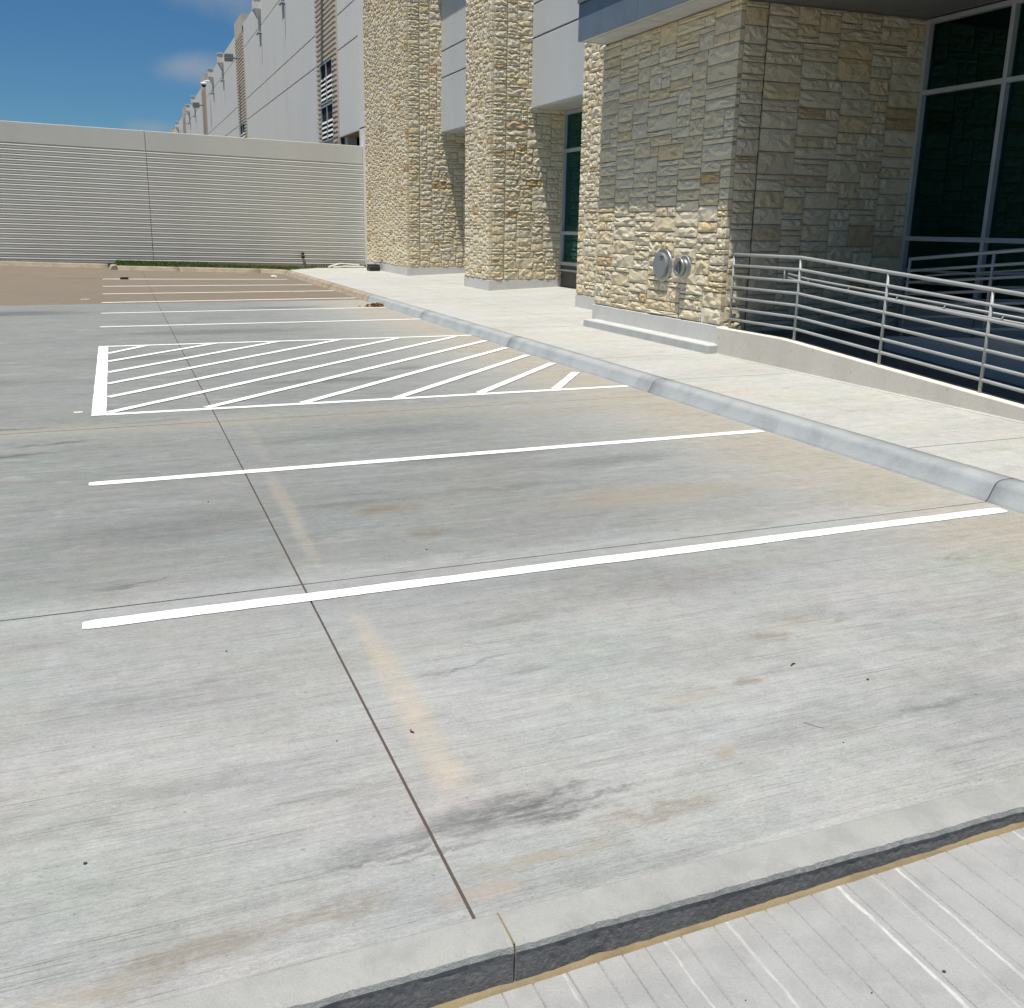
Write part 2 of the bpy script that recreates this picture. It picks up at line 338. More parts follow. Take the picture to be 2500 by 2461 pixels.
# ------------------------------------------------------------------ mesh helpers
class MB:
    def __init__(s): s.v = []; s.f = []; s.mi = []
    def add(s, vs, fs, mi=0):
        o = len(s.v); s.v += [tuple(v) for v in vs]; s.f += [tuple(o+i for i in f) for f in fs]; s.mi += [mi]*len(fs); return s
    def box(s, a, b, mi=0):
        x0, y0, z0 = a; x1, y1, z1 = b
        v = [(x0,y0,z0),(x1,y0,z0),(x1,y1,z0),(x0,y1,z0),(x0,y0,z1),(x1,y0,z1),(x1,y1,z1),(x0,y1,z1)]
        return s.add(v, [(0,3,2,1),(4,5,6,7),(0,1,5,4),(1,2,6,5),(2,3,7,6),(3,0,4,7)], mi)
    def hexa(s, v, mi=0):   # 4 bottom (ccw) + 4 top
        return s.add(v, [(0,3,2,1),(4,5,6,7),(0,1,5,4),(1,2,6,5),(2,3,7,6),(3,0,4,7)], mi)
    def prism(s, prof, A, B, mi=0, caps=True):
        """prof: list of 3D offsets; swept from A to B"""
        n = len(prof); A = Vector(A); B = Vector(B)
        v = [A+Vector(p) for p in prof] + [B+Vector(p) for p in prof]
        f = [(i, (i+1) % n, n+(i+1) % n, n+i) for i in range(n)]
        if caps: f += [tuple(range(n-1, -1, -1)), tuple(range(n, 2*n))]
        return s.add(v, f, mi)
    def tube(s, pts, r, n=10, mi=0, caps=True):
        pts = [Vector(p) for p in pts]; rings = []
        for i, p in enumerate(pts):
            d0 = (pts[i]-pts[i-1]).normalized() if i > 0 else (pts[1]-pts[0]).normalized()
            d1 = (pts[i+1]-pts[i]).normalized() if i < len(pts)-1 else d0
            t = (d0+d1).normalized(); k = 1/max(.3, t.dot(d1))
            up = Vector((0,0,1)) if abs(t.z) < .9 else Vector((1,0,0))
            a = t.cross(up).normalized(); b = a.cross(t).normalized()
            rings.append([p + (a*math.cos(q) + b*math.sin(q)*(k if abs(t.z) < .9 else 1))*r for q in [2*math.pi*j/n for j in range(n)]])
        v = [q for rg in rings for q in rg]; f = []
        for i in range(len(rings)-1):
            for j in range(n): f.append((i*n+j, i*n+(j+1) % n, (i+1)*n+(j+1) % n, (i+1)*n+j))
        if caps: f += [tuple(range(n-1, -1, -1)), tuple((len(rings)-1)*n+j for j in range(n))]
        return s.add(v, f, mi)
    def lathe(s, C, axis, prof, n=28, mi=0):
        """prof: (along, radius)"""
        C = Vector(C); t = Vector(axis).normalized(); up = Vector((0,0,1)) if abs(t.z) < .9 else Vector((1,0,0))
        a = t.cross(up).normalized(); b = a.cross(t).normalized(); v = []; f = []
        for (h, r) in prof:
            for j in range(n):
                q = 2*math.pi*j/n; v.append(C + t*h + (a*math.cos(q)+b*math.sin(q))*r)
        for i in range(len(prof)-1):
            for j in range(n): f.append((i*n+j, i*n+(j+1) % n, (i+1)*n+(j+1) % n, (i+1)*n+j))
        f += [tuple(range(n-1, -1, -1)), tuple((len(prof)-1)*n+j for j in range(n))]
        return s.add(v, f, mi)
    def mesh(s, name, mats, smooth=False):
        me = bpy.data.meshes.new(name); me.from_pydata(s.v, [], s.f)
        for m in (mats if isinstance(mats, (list, tuple)) else [mats]): me.materials.append(MT[m] if isinstance(m, str) else m)
        if any(s.mi): me.polygons.foreach_set('material_index', s.mi)
        if smooth: me.polygons.foreach_set('use_smooth', [True]*len(me.polygons))
        me.update(); return me
    def obj(s, name, mats, parent=None, smooth=False):
        return link(name, s.mesh(name, mats, smooth), parent)
def link(name, data, parent=None):
    o = bpy.data.objects.new(name, data); COL.objects.link(o)
    if parent is not None:
        o.parent = parent; o.matrix_parent_inverse = pinv(parent)
    return o
def pinv(p): return p.matrix_basis.inverted()   # parts are modelled in world space
def bevel(o, w, seg=2):
    md = o.modifiers.new('bevel', 'BEVEL'); md.width = w; md.segments = seg; md.limit_method = 'ANGLE'; md.angle_limit = R_(40); return o
def thing(name, label, cat, loc=(0,0,0), group=None):
    o = bpy.data.objects.new(name, None); COL.objects.link(o); o.location = loc; o.empty_display_size = .2
    return tag(o, label, cat, group)
def tag(o, label, cat, group=None):
    o['label'] = label; o['category'] = cat
    if group: o['group'] = group
    return o
def struct(o): o['kind'] = 'structure'; return o
def stuff(o): o['kind'] = 'stuff'; return o

# ------------------------------------------------------------------ ground
def zt(x, y):
    t = min(1.4, max(0, (y-26.5)/10)); return t*t*max(0, min(16, 6-x))*.032
GUT = 5.57           # foot of the kerb along the building
struct(MB().add([(-900,-900,-.45),(900,-900,-.45),(900,1500,-.45),(-900,1500,-.45)], [(0,1,2,3)]).obj('ground', 'soil'))

def slab(name, x0, x1, y0, y1, zf, mat, parent, th=.14, gap=.006, nx=1, ny=1, soft=.004):
    x0 += gap; x1 -= gap; y0 += gap; y1 -= gap
    b = MB(); v = []; f = []
    for j in range(ny+1):
        for i in range(nx+1):
            x = x0+(x1-x0)*i/nx; y = y0+(y1-y0)*j/ny; v.append((x, y, zf(x, y)))
    k = len(v)
    f = [(j*(nx+1)+i, j*(nx+1)+i+1, (j+1)*(nx+1)+i+1, (j+1)*(nx+1)+i) for j in range(ny) for i in range(nx)]
    ring = [i for i in range(nx+1)] + [j*(nx+1)+nx for j in range(1, ny+1)] + [ny*(nx+1)+i for i in range(nx-1, -1, -1)] + [j*(nx+1) for j in range(ny-1, 0, -1)]
    for q in ring: v.append((v[q][0], v[q][1], v[q][2]-th))
    n = len(ring)
    f += [(ring[(i+1) % n], ring[i], k+i, k+(i+1) % n) for i in range(n)]
    b.add(v, f); o = b.obj(name, mat, parent)
    return o
ysl = [2.062, 4.69, 9.125, 13.66, 18.25, 23.28, 27.8, 32.3, 37.1]
lot = MB()
for a, b_ in zip(ysl[:-1], ysl[1:]):
    for j in range(3):
        ya = a+(b_-a)*j/3; yb = a+(b_-a)*(j+1)/3
        for xa, xb in ((-40, -10), (-10, -4), (-4, .78), (.78, 5.6)):
            lot.add([(xa,ya,zt(xa,ya)-.007),(xb,ya,zt(xb,ya)-.007),(xb,yb,zt(xb,yb)-.007),(xa,yb,zt(xa,yb)-.007)], [(0,1,2,3)])
lot_o = struct(lot.obj('parking_lot', 'filler'))
for k, (a, b_) in enumerate(zip(ysl[:-1], ysl[1:])):
    mt = 'lot' if a < 23 else 'lot_old'
    for (xa, xb) in ((-40, -22), (-22, -13.4), (-13.4, -6.3), (-6.3, .78), (.78, 5.585)):
        if a > 30 and xb > 5: b2 = 35.62
        elif a > 30: b2 = 36.6
        else: b2 = b_
        o = slab('slab', xa, xb, a, b2, zt, mt, lot_o, nx=6, ny=6, gap=.0045 if xb > 1 or xb < .7 else .006)

# kerbs swept along a path: profile (inward offset, height)
KPROF = [(0, -.12), (0, .004), (.018, .02), (.06, .105), (.075, .128), (.10, .143), (.135, .15), (.236, .152), (.236, -.12)]
def sweep(name, pts, prof, mat, parent, zf, nrm, smooth=True):
    b = MB(); n = len(prof)
    for i, (p, q) in enumerate(zip(pts, nrm)):
        for (d, h) in prof: b.v.append((p[0]+q[0]*d, p[1]+q[1]*d, zf(p[0], p[1])+h))
    for i in range(len(pts)-1):
        for j in range(n-1): b.f.append((i*n+j, (i+1)*n+j, (i+1)*n+j+1, i*n+j+1)); b.mi.append(0)
    b.f += [tuple(range(n)), tuple((len(pts)-1)*n+j for j in range(n-1, -1, -1))]; b.mi += [0, 0]
    o = b.obj(name, mat, parent)
    if smooth:
        for p in o.data.polygons: p.use_smooth = len(p.vertices) == 4
    return o
walk_kerb = thing('kerb', 'rounded concrete kerb between the parking stalls and the sidewalk, grey-blue then brown at its far end', 'kerb', (GUT, 12, 0))
flat = lambda x, y: 0.
ykb = [2.07, 4.695, 9.33, 13.66, 18.25, 22.75, 27.3, 31.0, 34.9]
rnd = random.Random(3)
for a, b_ in zip(ykb[:-1], ykb[1:]):
    n = 14
    ys = [a+.005+(b_-a-.01)*i/n for i in range(n+1)]
    sweep('kerb_segment', [(GUT+.006*mnoise.noise(Vector((0, y*.9, 4))), y) for y in ys], KPROF, 'kerb' if a < 22.7 else 'kerb_old', walk_kerb, flat, [(1, 0)]*len(ys))
# corner and the run in front of the screen wall
def corner(cx, cy, r, n=8):
    P, Nn = [], []
    for i in range(n+1):
        t = R_(90*i/n); P.append((cx+r*math.cos(t), cy+r*math.sin(t))); Nn.append((math.cos(t), math.sin(t)))
    return P, Nn
P, Nn = corner(GUT-.75, 34.905, .75)
sweep('kerb_segment', P, KPROF, 'kerb_old', walk_kerb, zt, Nn)
far_kerb = thing('kerb', 'brown concrete kerb along the foot of the grass strip and ribbed screen wall', 'kerb', (0, 35.7, zt(0, 35.7)))
xs = [GUT-.76, 2.0, -.28]
for a, b_ in zip(xs[:-1], xs[1:]):
    n = 8; q = [a-.004+(b_-a+.008)*i/n for i in range(n+1)]
    sweep('kerb_segment', [(x, 35.655) for x in q], KPROF, 'kerb_old', far_kerb, zt, [(0, 1)]*len(q))
sweep('kerb_segment', [(-.285, 35.66), (-.30, 35.95), (-.34, 36.35)], KPROF, 'kerb_old', far_kerb, zt, [(1, 0), (1, 0), (1, 0)])
q = [-.35-(.35*i) for i in range(0, 2)] + [-1-2.5*i for i in range(0, 12)]
sweep('kerb_segment', [(x, 36.36-.02*abs(x)*.3) for x in q], KPROF, 'kerb_old', far_kerb, zt, [(0, 1)]*len(q))

# sidewalk
walk = struct(MB().box((5.80, 2.0, -.1), (11.9, 40, .141)).obj('sidewalk', 'filler'))
zs = lambda x, y: .15+.04*max(0, x-9.15)
ywk = [2.05, 5.67, 9.25, 11.08, 14.89, 18.5, 22.2, 26, 29.7, 33.2, 36.9]
for a, b_ in zip(ywk[:-1], ywk[1:]):
    slab('slab', 5.812, 7.575, a, b_, zs, 'walk', walk, th=.1, gap=.006)
for a, b_ in ((14.89, 18.5), (18.5, 23.9), (23.9, 29.7), (29.7, 33.9), (33.9, 37.9)):
    slab('slab', 7.575, 9.15, a, b_, zs, 'walk', walk, th=.1, gap=.003)
    slab('slab', 9.15, 11.85, a, b_, zs, 'walk', walk, th=.1, gap=.004)
slab('slab', 7.575, 11.85, 2.05, 14.89, zs, 'walk', walk, th=.1, gap=.006)

# grass strip
gb = MB()
gx = [(-.05, 35.85), (5.0, 35.85), (5.85, 35.3), (7.2, 36.95), (9.1, 37.0), (9.3, 37.99), (-.1, 37.35)]
gb.add([(x, y, zt(x, y)+.13+max(0, y-35.9)*.03) for x, y in gx], [tuple(range(len(gx)))])
struct(gb.obj('lawn_soil', 'soil'))
rg = random.Random(11); g = MB()
def in_poly(x, y):
    c = False; n = len(gx)
    for i in range(n):
        x1, y1 = gx[i]; x2, y2 = gx[(i+1) % n]
        if (y1 > y) != (y2 > y) and x < (x2-x1)*(y-y1)/(y2-y1)+x1: c = not c
    return c
cnt = 0
while cnt < 11000:
    x = rg.uniform(-.1, 9.3); y = rg.uniform(35.3, 38)
    if not in_poly(x, y): continue
    cnt += 1
    if x > 6.3 and rg.random() < .55: continue
    h = rg.uniform(.04, .11); a = rg.uniform(0, 6.28); w = .010; lx = rg.uniform(-.03, .03); ly = rg.uniform(-.03, .03); z = zt(x, y)+.128+max(0, y-35.9)*.03
    dx, dy = math.cos(a)*w, math.sin(a)*w
    g.add([(x-dx, y-dy, z), (x+dx, y+dy, z), (x+lx, y+ly, z+h)], [(0,1,2)])
stuff(g.obj('grass', 'grass'))
# weeds of grass in front of the left part of the screen wall
g = MB()
for i in range(2500):
    x = rg.uniform(-30, -.1); y = rg.uniform(36.6, 36.9); h = rg.uniform(.03, .08); z = zt(x, y)+.1
    a = rg.uniform(0, 6.28); g.add([(x-.01*math.cos(a), y-.01*math.sin(a), z), (x+.01*math.cos(a), y+.01*math.sin(a), z), (x+rg.uniform(-.03, .03), y, z+h)], [(0,1,2)])
stuff(g.obj('grass', 'grass'))
struct(MB().add([(-40, 36.45, .30), (-.2, 36.45, .15), (-.2, 37.6, .15), (-40, 37.6, .42)], [(0,1,2,3)]).obj('verge_soil', 'soil'))

# ------------------------------------------------------------------ painted markings
def strip(b, P0, P1, w, z=.004, end=0., seed=0):
    """flat painted strip from P0 to P1, soft uneven edges"""
    P0 = Vector((*P0, 0)); P1 = Vector((*P1, 0)); d = (P1-P0); L = d.length; d.normalize(); nn = Vector((-d.y, d.x, 0))
    n = max(4, int(L/.045)); v = []
    for i in range(n+1):
        c = P0 + d*(L*i/n)
        ww = w*.5*(.72 if (i in (0, n) and end) else 1.)
        j0 = .006*mnoise.noise(Vector((c.x*3, c.y*3, seed)))+.004*mnoise.noise(Vector((c.x*17, c.y*17, seed))); j1 = .006*mnoise.noise(Vector((c.x*3, c.y*3, seed+7)))+.004*mnoise.noise(Vector((c.x*17, c.y*17, seed+9)))
        a = c+nn*(ww+j0); e = c-nn*(ww+j1)
        v += [(a.x, a.y, zt(a.x, a.y)+z), (e.x, e.y, zt(e.x, e.y)+z)]
    b.add(v, [(2*i, 2*i+1, 2*i+3, 2*i+2) for i in range(n)])
lines = [((-.285, 4.50), (5.52, 4.505), 'nearest white parking line, running up to the kerb beside the first joint'),
         ((-.318, 7.125), (5.53, 7.16), 'white parking line between the nearest line and the hatched box'),
         ((-.393, 18.18), (5.66, 18.18), 'first white parking line behind the hatched box, on grey concrete'),
         ((-.415, 20.90), (5.62, 20.94), 'white parking line ending beside the brown leaf pile'),
         ((-.43, 23.66), (5.69, 23.80), 'white parking line at the edge where concrete turns brown'),
         ((-.442, 26.48), (5.66, 26.48), 'third white parking line from the far kerb, on brown concrete'),
         ((-.47, 29.3), (5.50, 29.2), 'second white parking line from the far kerb, on brown concrete'),
         ((-.50, 32.1), (5.2, 32.0), 'farthest white parking line, just before the far brown kerb')]
for i, (a, b_, lb) in enumerate(lines):
    b = MB(); strip(b, a, b_, .105 if i < 2 else .11 if i < 4 else .135, end=1, seed=i*3.1)
    tag(b.obj('parking_line', 'paint'), lb, 'parking line', 'white parking lines across the lot')
HB = thing('no_parking_hatching', 'white painted hatched box with diagonal stripes beside the kerb', 'road marking', (2.5, 12.5, .004))
def mk(name, P0, P1, w, z=.004, s=0):
    b = MB(); strip(b, P0, P1, w, z, seed=s); return b.obj(name, 'paint', HB)
mk('end_bar', (-.288, 9.74), (-.303, 15.33), .135, .005, 1)
mk('border_line', (-.22, 9.783), (5.56, 9.782), .10, .004, 2)
mk('border_line', (-.235, 15.28), (5.60, 15.248), .10, .004, 3)
for i, (a, b_) in enumerate([((-.246, 14.416), (.295, 15.208)), ((-.24, 13.579), (1.321, 15.229)), ((-.229, 12.572), (2.277, 15.203)), ((-.223, 11.68), (3.265, 15.179)),
          ((-.217, 10.751), (4.221, 15.12)), ((-.206, 9.856), (5.227, 15.10)), ((.73, 9.839), (5.528, 14.434)), ((1.705, 9.811), (5.503, 13.494)),
          ((2.715, 9.80), (5.488, 12.617)), ((3.70, 9.83), (5.499, 11.766)), ((4.62, 9.80), (5.433, 10.92))]):
    mk('diagonal_stripe', a, b_, .105, .0075+.0001*i, 5+i)

# ------------------------------------------------------------------ foreground kerb and grooved driveway
HK = thing('kerb', 'pale concrete kerb in the foreground with a dark rough face towards the grooved driveway', 'kerb', (.84, 1.99, 0))
zb = lambda x: -.112+.030*max(-3.0, x-.83)                     # driveway surface at the face foot
zd = lambda x, y: zb(x)-.012*(1.9-y)
def header(x0, x1):
    nx = max(8, int((x1-x0)/(.012 if x0 > -2.5 and x1 < 6 else .05))); b = MB()
    prof = [(2.0635, -.1), (2.0625, .006), (2.055, .011), (2.02, .011), (1.965, .0105), (1.944, .0095), (1.934, .005)]
    rows = [(0.012, 0), (.026, 0), (.045, 0), (.07, 0), (.095, 0), (.12, 0), (.15, 0), (.19, 0)]
    np_ = len(prof); nr = len(rows)
    for i in range(nx+1):
        x = x0+(x1-x0)*i/nx
        e = .006*mnoise.noise(Vector((x*5, 0, 3)))+.004*mnoise.noise(Vector((x*17, 0, 5)))
        for k, (y, z) in enumerate(prof):
            e2 = (.004*mnoise.noise(Vector((x*38, 2, 7)))+.003*mnoise.noise(Vector((x*90, 5, 1)))) if k >= 5 else 0
            b.v.append((x, y+(e+e2 if k >= 5 else 0), z-(abs(e2)*1.2 if k == 5 else 0)))
        for k, (dz, _) in enumerate(rows):
            d = .005*mnoise.noise(Vector((x*5, dz*22, 1)))+.004*mnoise.noise(Vector((x*34, dz*60, 2)))+.003*mnoise.noise(Vector((x*80, dz*120, 2)))
            b.v.append((x, 1.931+e+abs(d)*.7 if k else 1.930+e, -dz))
    n = np_+nr
    for i in range(nx):
        for k in range(n-1):
            b.f.append((i*n+k, (i+1)*n+k, (i+1)*n+k+1, i*n+k+1)); b.mi.append(1 if k >= np_ else 0)
    b.f += [tuple(range(n)), tuple(nx*n+k for k in range(n-1, -1, -1))]; b.mi += [0, 0]
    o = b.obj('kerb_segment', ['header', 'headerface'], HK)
    for p in o.data.polygons: p.use_smooth = False
for x0, x1 in ((-6, -2.2), (-2.195, .839), (.845, 5.4), (5.406, 9)): header(x0, x1)
MB().box((-6, 1.962, -.2), (9, 2.056, .007)).obj('joint_filler', 'sand', HK)
MB().box((.8385, 1.937, -.13), (.8455, 2.06, .0092)).obj('joint_filler', 'sand', HK)
# sand washed against the face
b = MB(); n = 240
for i in range(n+1):
    x = -4+9*i/n
    w = .008+.016*(.5+mnoise.noise(Vector((x*4, 1, 0))))+.006*mnoise.noise(Vector((x*19, 3, 0)))
    b.v += [(x, 1.945, zb(x)+.008), (x, 1.921, zb(x)+.005), (x, 1.917-w*.55, zd(x, 1.9)-.003)]
for i in range(n): b.f += [(3*i, 3*i+1, 3*i+4, 3*i+3), (3*i+1, 3*i+2, 3*i+5, 3*i+4)]; b.mi += [0, 0]
stuff(b.obj('sand', 'sand'))
# driveway slab with raked grooves: real profile
b = MB(); x = -4.; xs = []; lime = set(); rg = random.Random(5)
while x < 6:
    st = rg.uniform(.068, .125); w = rg.uniform(.002, .005); xs.append((x, w)); x += st
prof = [(-4.2, 0, 0)]
limey = {1.297, 1.495, 1.893, 2.11, 2.05}
for gx_, w in xs:
    prof += [(gx_-w, 0, 0), (gx_, -.0045, 1), (gx_+w*.8, 0, 0)]
prof += [(6.2, 0, 0)]
ny = 14; ya, yb_ = 1.935, -1.5; m = len(prof)
for j in range(ny+1):
    y = ya+(yb_-ya)*j/ny
    for (px_, dz, _) in prof: 
        xx = px_+.008*mnoise.noise(Vector((px_*3, y*2.2, 0)))
        b.v.append((xx, y, zd(px_, y)+dz*(.75+.5*mnoise.noise(Vector((px_*9, y*6, 4))))))
rg = random.Random(9); limes = set()
for j in range(ny):
    for i in range(m-1):
        k = (i-1)//3
        isg = (i-1) % 3 in (0, 1) and 0 <= k < len(xs)
        b.f.append((j*m+i, j*m+i+1, (j+1)*m+i+1, (j+1)*m+i)); b.mi.append(1 if isg and k in limes else 0)
struct(b.obj('driveway', ['drive', 'efflor']))

# ------------------------------------------------------------------ stonework
def make_variant(seed):
    """one split-faced block: chipped facets on the front, squared edges, plain sides"""
    rg = random.Random(seed); nx, nz = 7, 5; v = []; idx = {}
    for j in range(nz):
        for i in range(nx):
            u = i/(nx-1)-.5; w = j/(nz-1)-.5
            ex = i in (0, nx-1); ez = j in (0, nz-1)
            uu_ = u+(rg.uniform(-.045, .045) if not ex else rg.uniform(-.008, .003)*(1 if u > 0 else -1))
            ww_ = w+(rg.uniform(-.065, .065) if not ez else rg.uniform(-.018, .006)*(1 if w > 0 else -1))
            if ex and ez: uu_ *= rg.uniform(.965, 1); ww_ *= rg.uniform(.94, 1)
            d = rg.uniform(.001, .012) if (ex or ez) else rg.choice((rg.uniform(.004, .014), rg.uniform(.010, .026), rg.uniform(.018, .034)))
            v.append((uu_, -d, ww_)); idx[i, j] = len(v)-1
    f = []
    for i in range(nx-1):
        for j in range(nz-1):
            q = (idx[i, j], idx[i+1, j], idx[i+1, j+1], idx[i, j+1])
            f += [(q[0], q[1], q[2]), (q[0], q[2], q[3])] if rg.random() < .5 else [(q[0], q[1], q[3]), (q[1], q[2], q[3])]
    ring = [idx[i, 0] for i in range(nx)] + [idx[nx-1, j] for j in range(1, nz)] + [idx[i, nz-1] for i in range(nx-2, -1, -1)] + [idx[0, j] for j in range(nz-2, 0, -1)]
    k = len(v)
    for q in ring: v.append((v[q][0], .058, v[q][2]))
    n = len(ring)
    f += [(ring[i], k+i, k+(i+1) % n, ring[(i+1) % n]) for i in range(n)]
    return v, f
VAR = [make_variant(100+i) for i in range(28)]
VME = []
for i, (v, f) in enumerate(VAR):
    b = MB(); b.add(v, f); VME.append(b.mesh('stone', 'stone'))

def ashlar(L, H, seed, mw=.088, mh=.073):
    """skyline packing into random ashlar: list of (x, z, w, h)"""
    rg = random.Random(seed); nw = max(2, round(L/mw)); nh = max(2, round(H/mh)); mw = L/nw; mh = H/nh
    sky = [0]*nw; out = []; vj = [-1]*(nw+1)
    while True:
        lo = min(sky)
        if lo >= nh: break
        i = sky.index(lo); j = i
        while j < nw and sky[j] == lo: j += 1
        room = j-i
        h = rg.choices((1, 2, 3, 4), (.28, .42, .29, .01))[0]
        h = min(h, nh-lo)
        # avoid leaving continuous bed joints with the neighbours
        for _ in range(2):
            if (i > 0 and sky[i-1] == lo+h) or (j < nw and sky[j] == lo+h): h = max(1, min(nh-lo, 4, h+rg.choice((-1, 1))))
        if nh-lo-h == 0 or h == nh-lo: pass
        if room <= 2: h = min(h, 2)
        elif room == 3: h = min(h, 3)
        w = rg.choice({1: (3, 4, 5, 6, 7, 8), 2: (3, 4, 4, 5, 5, 6), 3: (3, 4, 4, 5, 5, 6), 4: (5, 6)}[h])
        for _ in range(4):
            if w < room and vj[min(nw, i+w)] == lo: w += rg.choice((-1, 1, 1))
        w = max(2, w)
        if w > room: w = room
        if 0 < room-w < 2: w = room if room <= 8 else w-2
        vj[i] = lo+h; vj[i+w] = lo+h
        out.append((i*mw, lo*mh, w*mw, h*mh))
        for q in range(i, i+w): sky[q] = lo+h
    return out
CAMP = Vector((0, 0, 1.85))
def stone_faces(root, faces, keep, seed, mw=.085):
    """faces: (P0, theta, length, z0, z1, joint) -> stones on the plane whose outward normal is (sin t, -cos t)"""
    allst = []
    for fi, (P0, th, L, z0, z1) in enumerate(faces):
        c, s_ = math.cos(th), math.sin(th)
        for (x, z, w, h) in ashlar(L, z1-z0, seed+fi*17, mw):
            p = Vector((P0[0]+c*(x+w/2), P0[1]+s_*(x+w/2), z0+z+h/2))
            allst.append((p, th, w, h))
    def key(t):
        pr = M.inverted() @ t[0]; u = CX+F_PX*pr.x/-pr.z; v = CY-F_PX*pr.y/-pr.z
        vis = 0 if (-60 < v < 2500 and -60 < u < 2560) else 1
        return (vis, (t[0]-CAMP).length/math.sqrt(t[2]*t[3])*.15+(t[0]-CAMP).length)
    allst.sort(key=key)
    rg = random.Random(seed+5); rest = MB()
    for i, (p, th, w, h) in enumerate(allst):
        vi = rg.randrange(len(VME)); fl = rg.choice((1, -1))
        jx = .0115; Mx = Matrix.Translation(p) @ Matrix.Rotation(th, 4, 'Z') @ Matrix.Diagonal((max(.02, w-jx), 1, max(.02, h-jx), 1))
        if i < keep:
            o = bpy.data.objects.new('stone', VME[vi]); COL.objects.link(o); o.parent = root; o.matrix_parent_inverse = pinv(root); o.matrix_basis = Mx
        else:
            v, f = VAR[vi]; rest.add([Mx @ Vector(q) for q in v], f)
    if rest.v:
        o = rest.obj('upper_stones', 'stone', root); stuff(o)
def wedge(b, pts, z0, z1, mi=0):
    n = len(pts)
    return b.add([(x, y, z0) for x, y in pts]+[(x, y, z1) for x, y in pts], [tuple(range(n-1, -1, -1)), tuple(range(n, 2*n))]+[(i, (i+1) % n, n+(i+1) % n, n+i) for i in range(n)], mi)
def off(pts, d):
    """offset ccw polygon outwards by d"""
    n = len(pts); out = []
    for i in range(n):
        p0, p1, p2 = Vector(pts[i-1]), Vector(pts[i]), Vector(pts[(i+1) % n])
        a = (p1-p0).normalized(); c = (p2-p1).normalized(); na = Vector((a.y, -a.x)); nc = Vector((c.y, -c.x))
        m = (na+nc).normalized(); out.append(tuple(p1+m*(d/max(.3, m.dot(na)))))
    return out
IN = .010            # mortar plane behind the mean stone face
GRP_P = 'limestone clad pillars of the office building'
# --- pillars with a splayed side: p1 (far), p2 (middle)
def splay_pillar(A, B, backY, xin, z1, zst, label, seed, jd):
    A = Vector(A); B = Vector(B); d = (B-A).normalized(); th = math.atan2(d.y, d.x); L = (B-A).length
    root = thing('stone_pillar', label, 'pillar', (A.x, A.y, .15), GRP_P)
    poly = [tuple(A), tuple(B), (xin, backY), (A.x, backY)]
    b = MB(); wedge(b, off(poly, -IN), .15, z1); b.obj('mortar_backing', 'mortar', root)
    b = MB(); wedge(b, off(poly, .012), .1, .425); o = b.obj('plinth', 'plinth', root); bevel(o, .008)
    jn = .014
    e = .060
    faces = [((A.x, backY), -math.pi/2, backY-A.y, .432, zst),
             ((A.x+e, A.y), th, jd-e, .432, zst), ((A.x+d.x*(jd+jn), A.y+d.y*(jd+jn)), th, L-jd-jn, .432, zst)]
    stone_faces(root, faces, 300, seed)
    p0 = A+d*(jd+.002); p1 = A+d*(jd+jn-.002); nn = Vector((d.y, -d.x))
    b = MB(); wedge(b, [tuple(p0-nn*.05), tuple(p0-nn*.012), tuple(p1-nn*.012), tuple(p1-nn*.05)][::-1], .43, zst); b.obj('control_joint', 'blackgap', root)
    return root
p2 = splay_pillar((9.12, 23.64), (11.24, 23.64), 25.55, 11.24, 10.5, 10.4, 'cream limestone pillar in the middle, beside the narrow teal window and its dark base', 40, .405)
p1 = splay_pillar((9.05, 31.02), (11.24, 31.02), 36.56, 11.24, 10.9, 10.8, 'broad cream limestone pillar that meets the ribbed screen wall', 70, .425)
# --- near pillar by the ramp
x3, y3, y3b, xg = 7.755, 11.16, 14.95, 10.87
n3 = thing('stone_pillar', 'nearest limestone pillar under the blue-grey canopy, with two round wall fittings', 'pillar', (x3, y3, .15), GRP_P)
b = MB(); b.box((x3+IN, y3+IN, .15), (xg+.2, y3b-.02, 5.2)); b.obj('mortar_backing', 'mortar', n3)
b = MB(); b.box((x3-.025, y3-.02, .1), (x3+.35, y3b+.02, .515)); o = b.obj('plinth', 'plinth', n3); bevel(o, .008)
jd = .405
stone_faces(n3, [((x3, y3b), -math.pi/2, y3b-y3, .525, 4.715), ((x3+.06, y3), 0, jd-.06, .42, 4.69), ((x3+jd+.014, y3), 0, xg-x3-jd-.02, .42, 4.69)], 300, 131, .118)
MB().box((x3+jd+.001, y3+.008, .42), (x3+jd+.013, y3+.05, 4.69)).obj('control_joint', 'blackgap', n3)
MB().box((x3-.012, y3+.42, .52), (x3+.02, y3+.445, .72)).obj('weep_tube', 'white_pvc', n3)
# --- pillar behind it, only its sunlit edge shows
n4 = thing('stone_pillar', 'sunlit edge of a limestone pillar behind the nearest one, right of the teal window', 'pillar', (9.16, 18.5, .15), GRP_P)
MB().box((9.16+IN, 15.0, .15), (11.2, 18.52-.03, 8.0)).obj('mortar_backing', 'mortar', n4)
o = MB().box((9.148, 15.0, .1), (11.2, 18.53, .415)).obj('plinth', 'plinth', n4); bevel(o, .006)
stone_faces(n4, [((9.16, 18.52), -math.pi/2, 2.3, .422, 7.9)], 300, 171)
# ledge in front of the near pillar
ld = thing('ledge', 'low grey concrete ledge at the foot of the nearest stone pillar', 'ledge', (7.6, 13, .15))
for y0, y1 in ((11.04, 13.0), (13.006, 14.86)):
    o = MB().box((7.505, y0, .12), (7.74, y1, .272)).obj('ledge_block', 'ledge', ld); bevel(o, .018, 3)

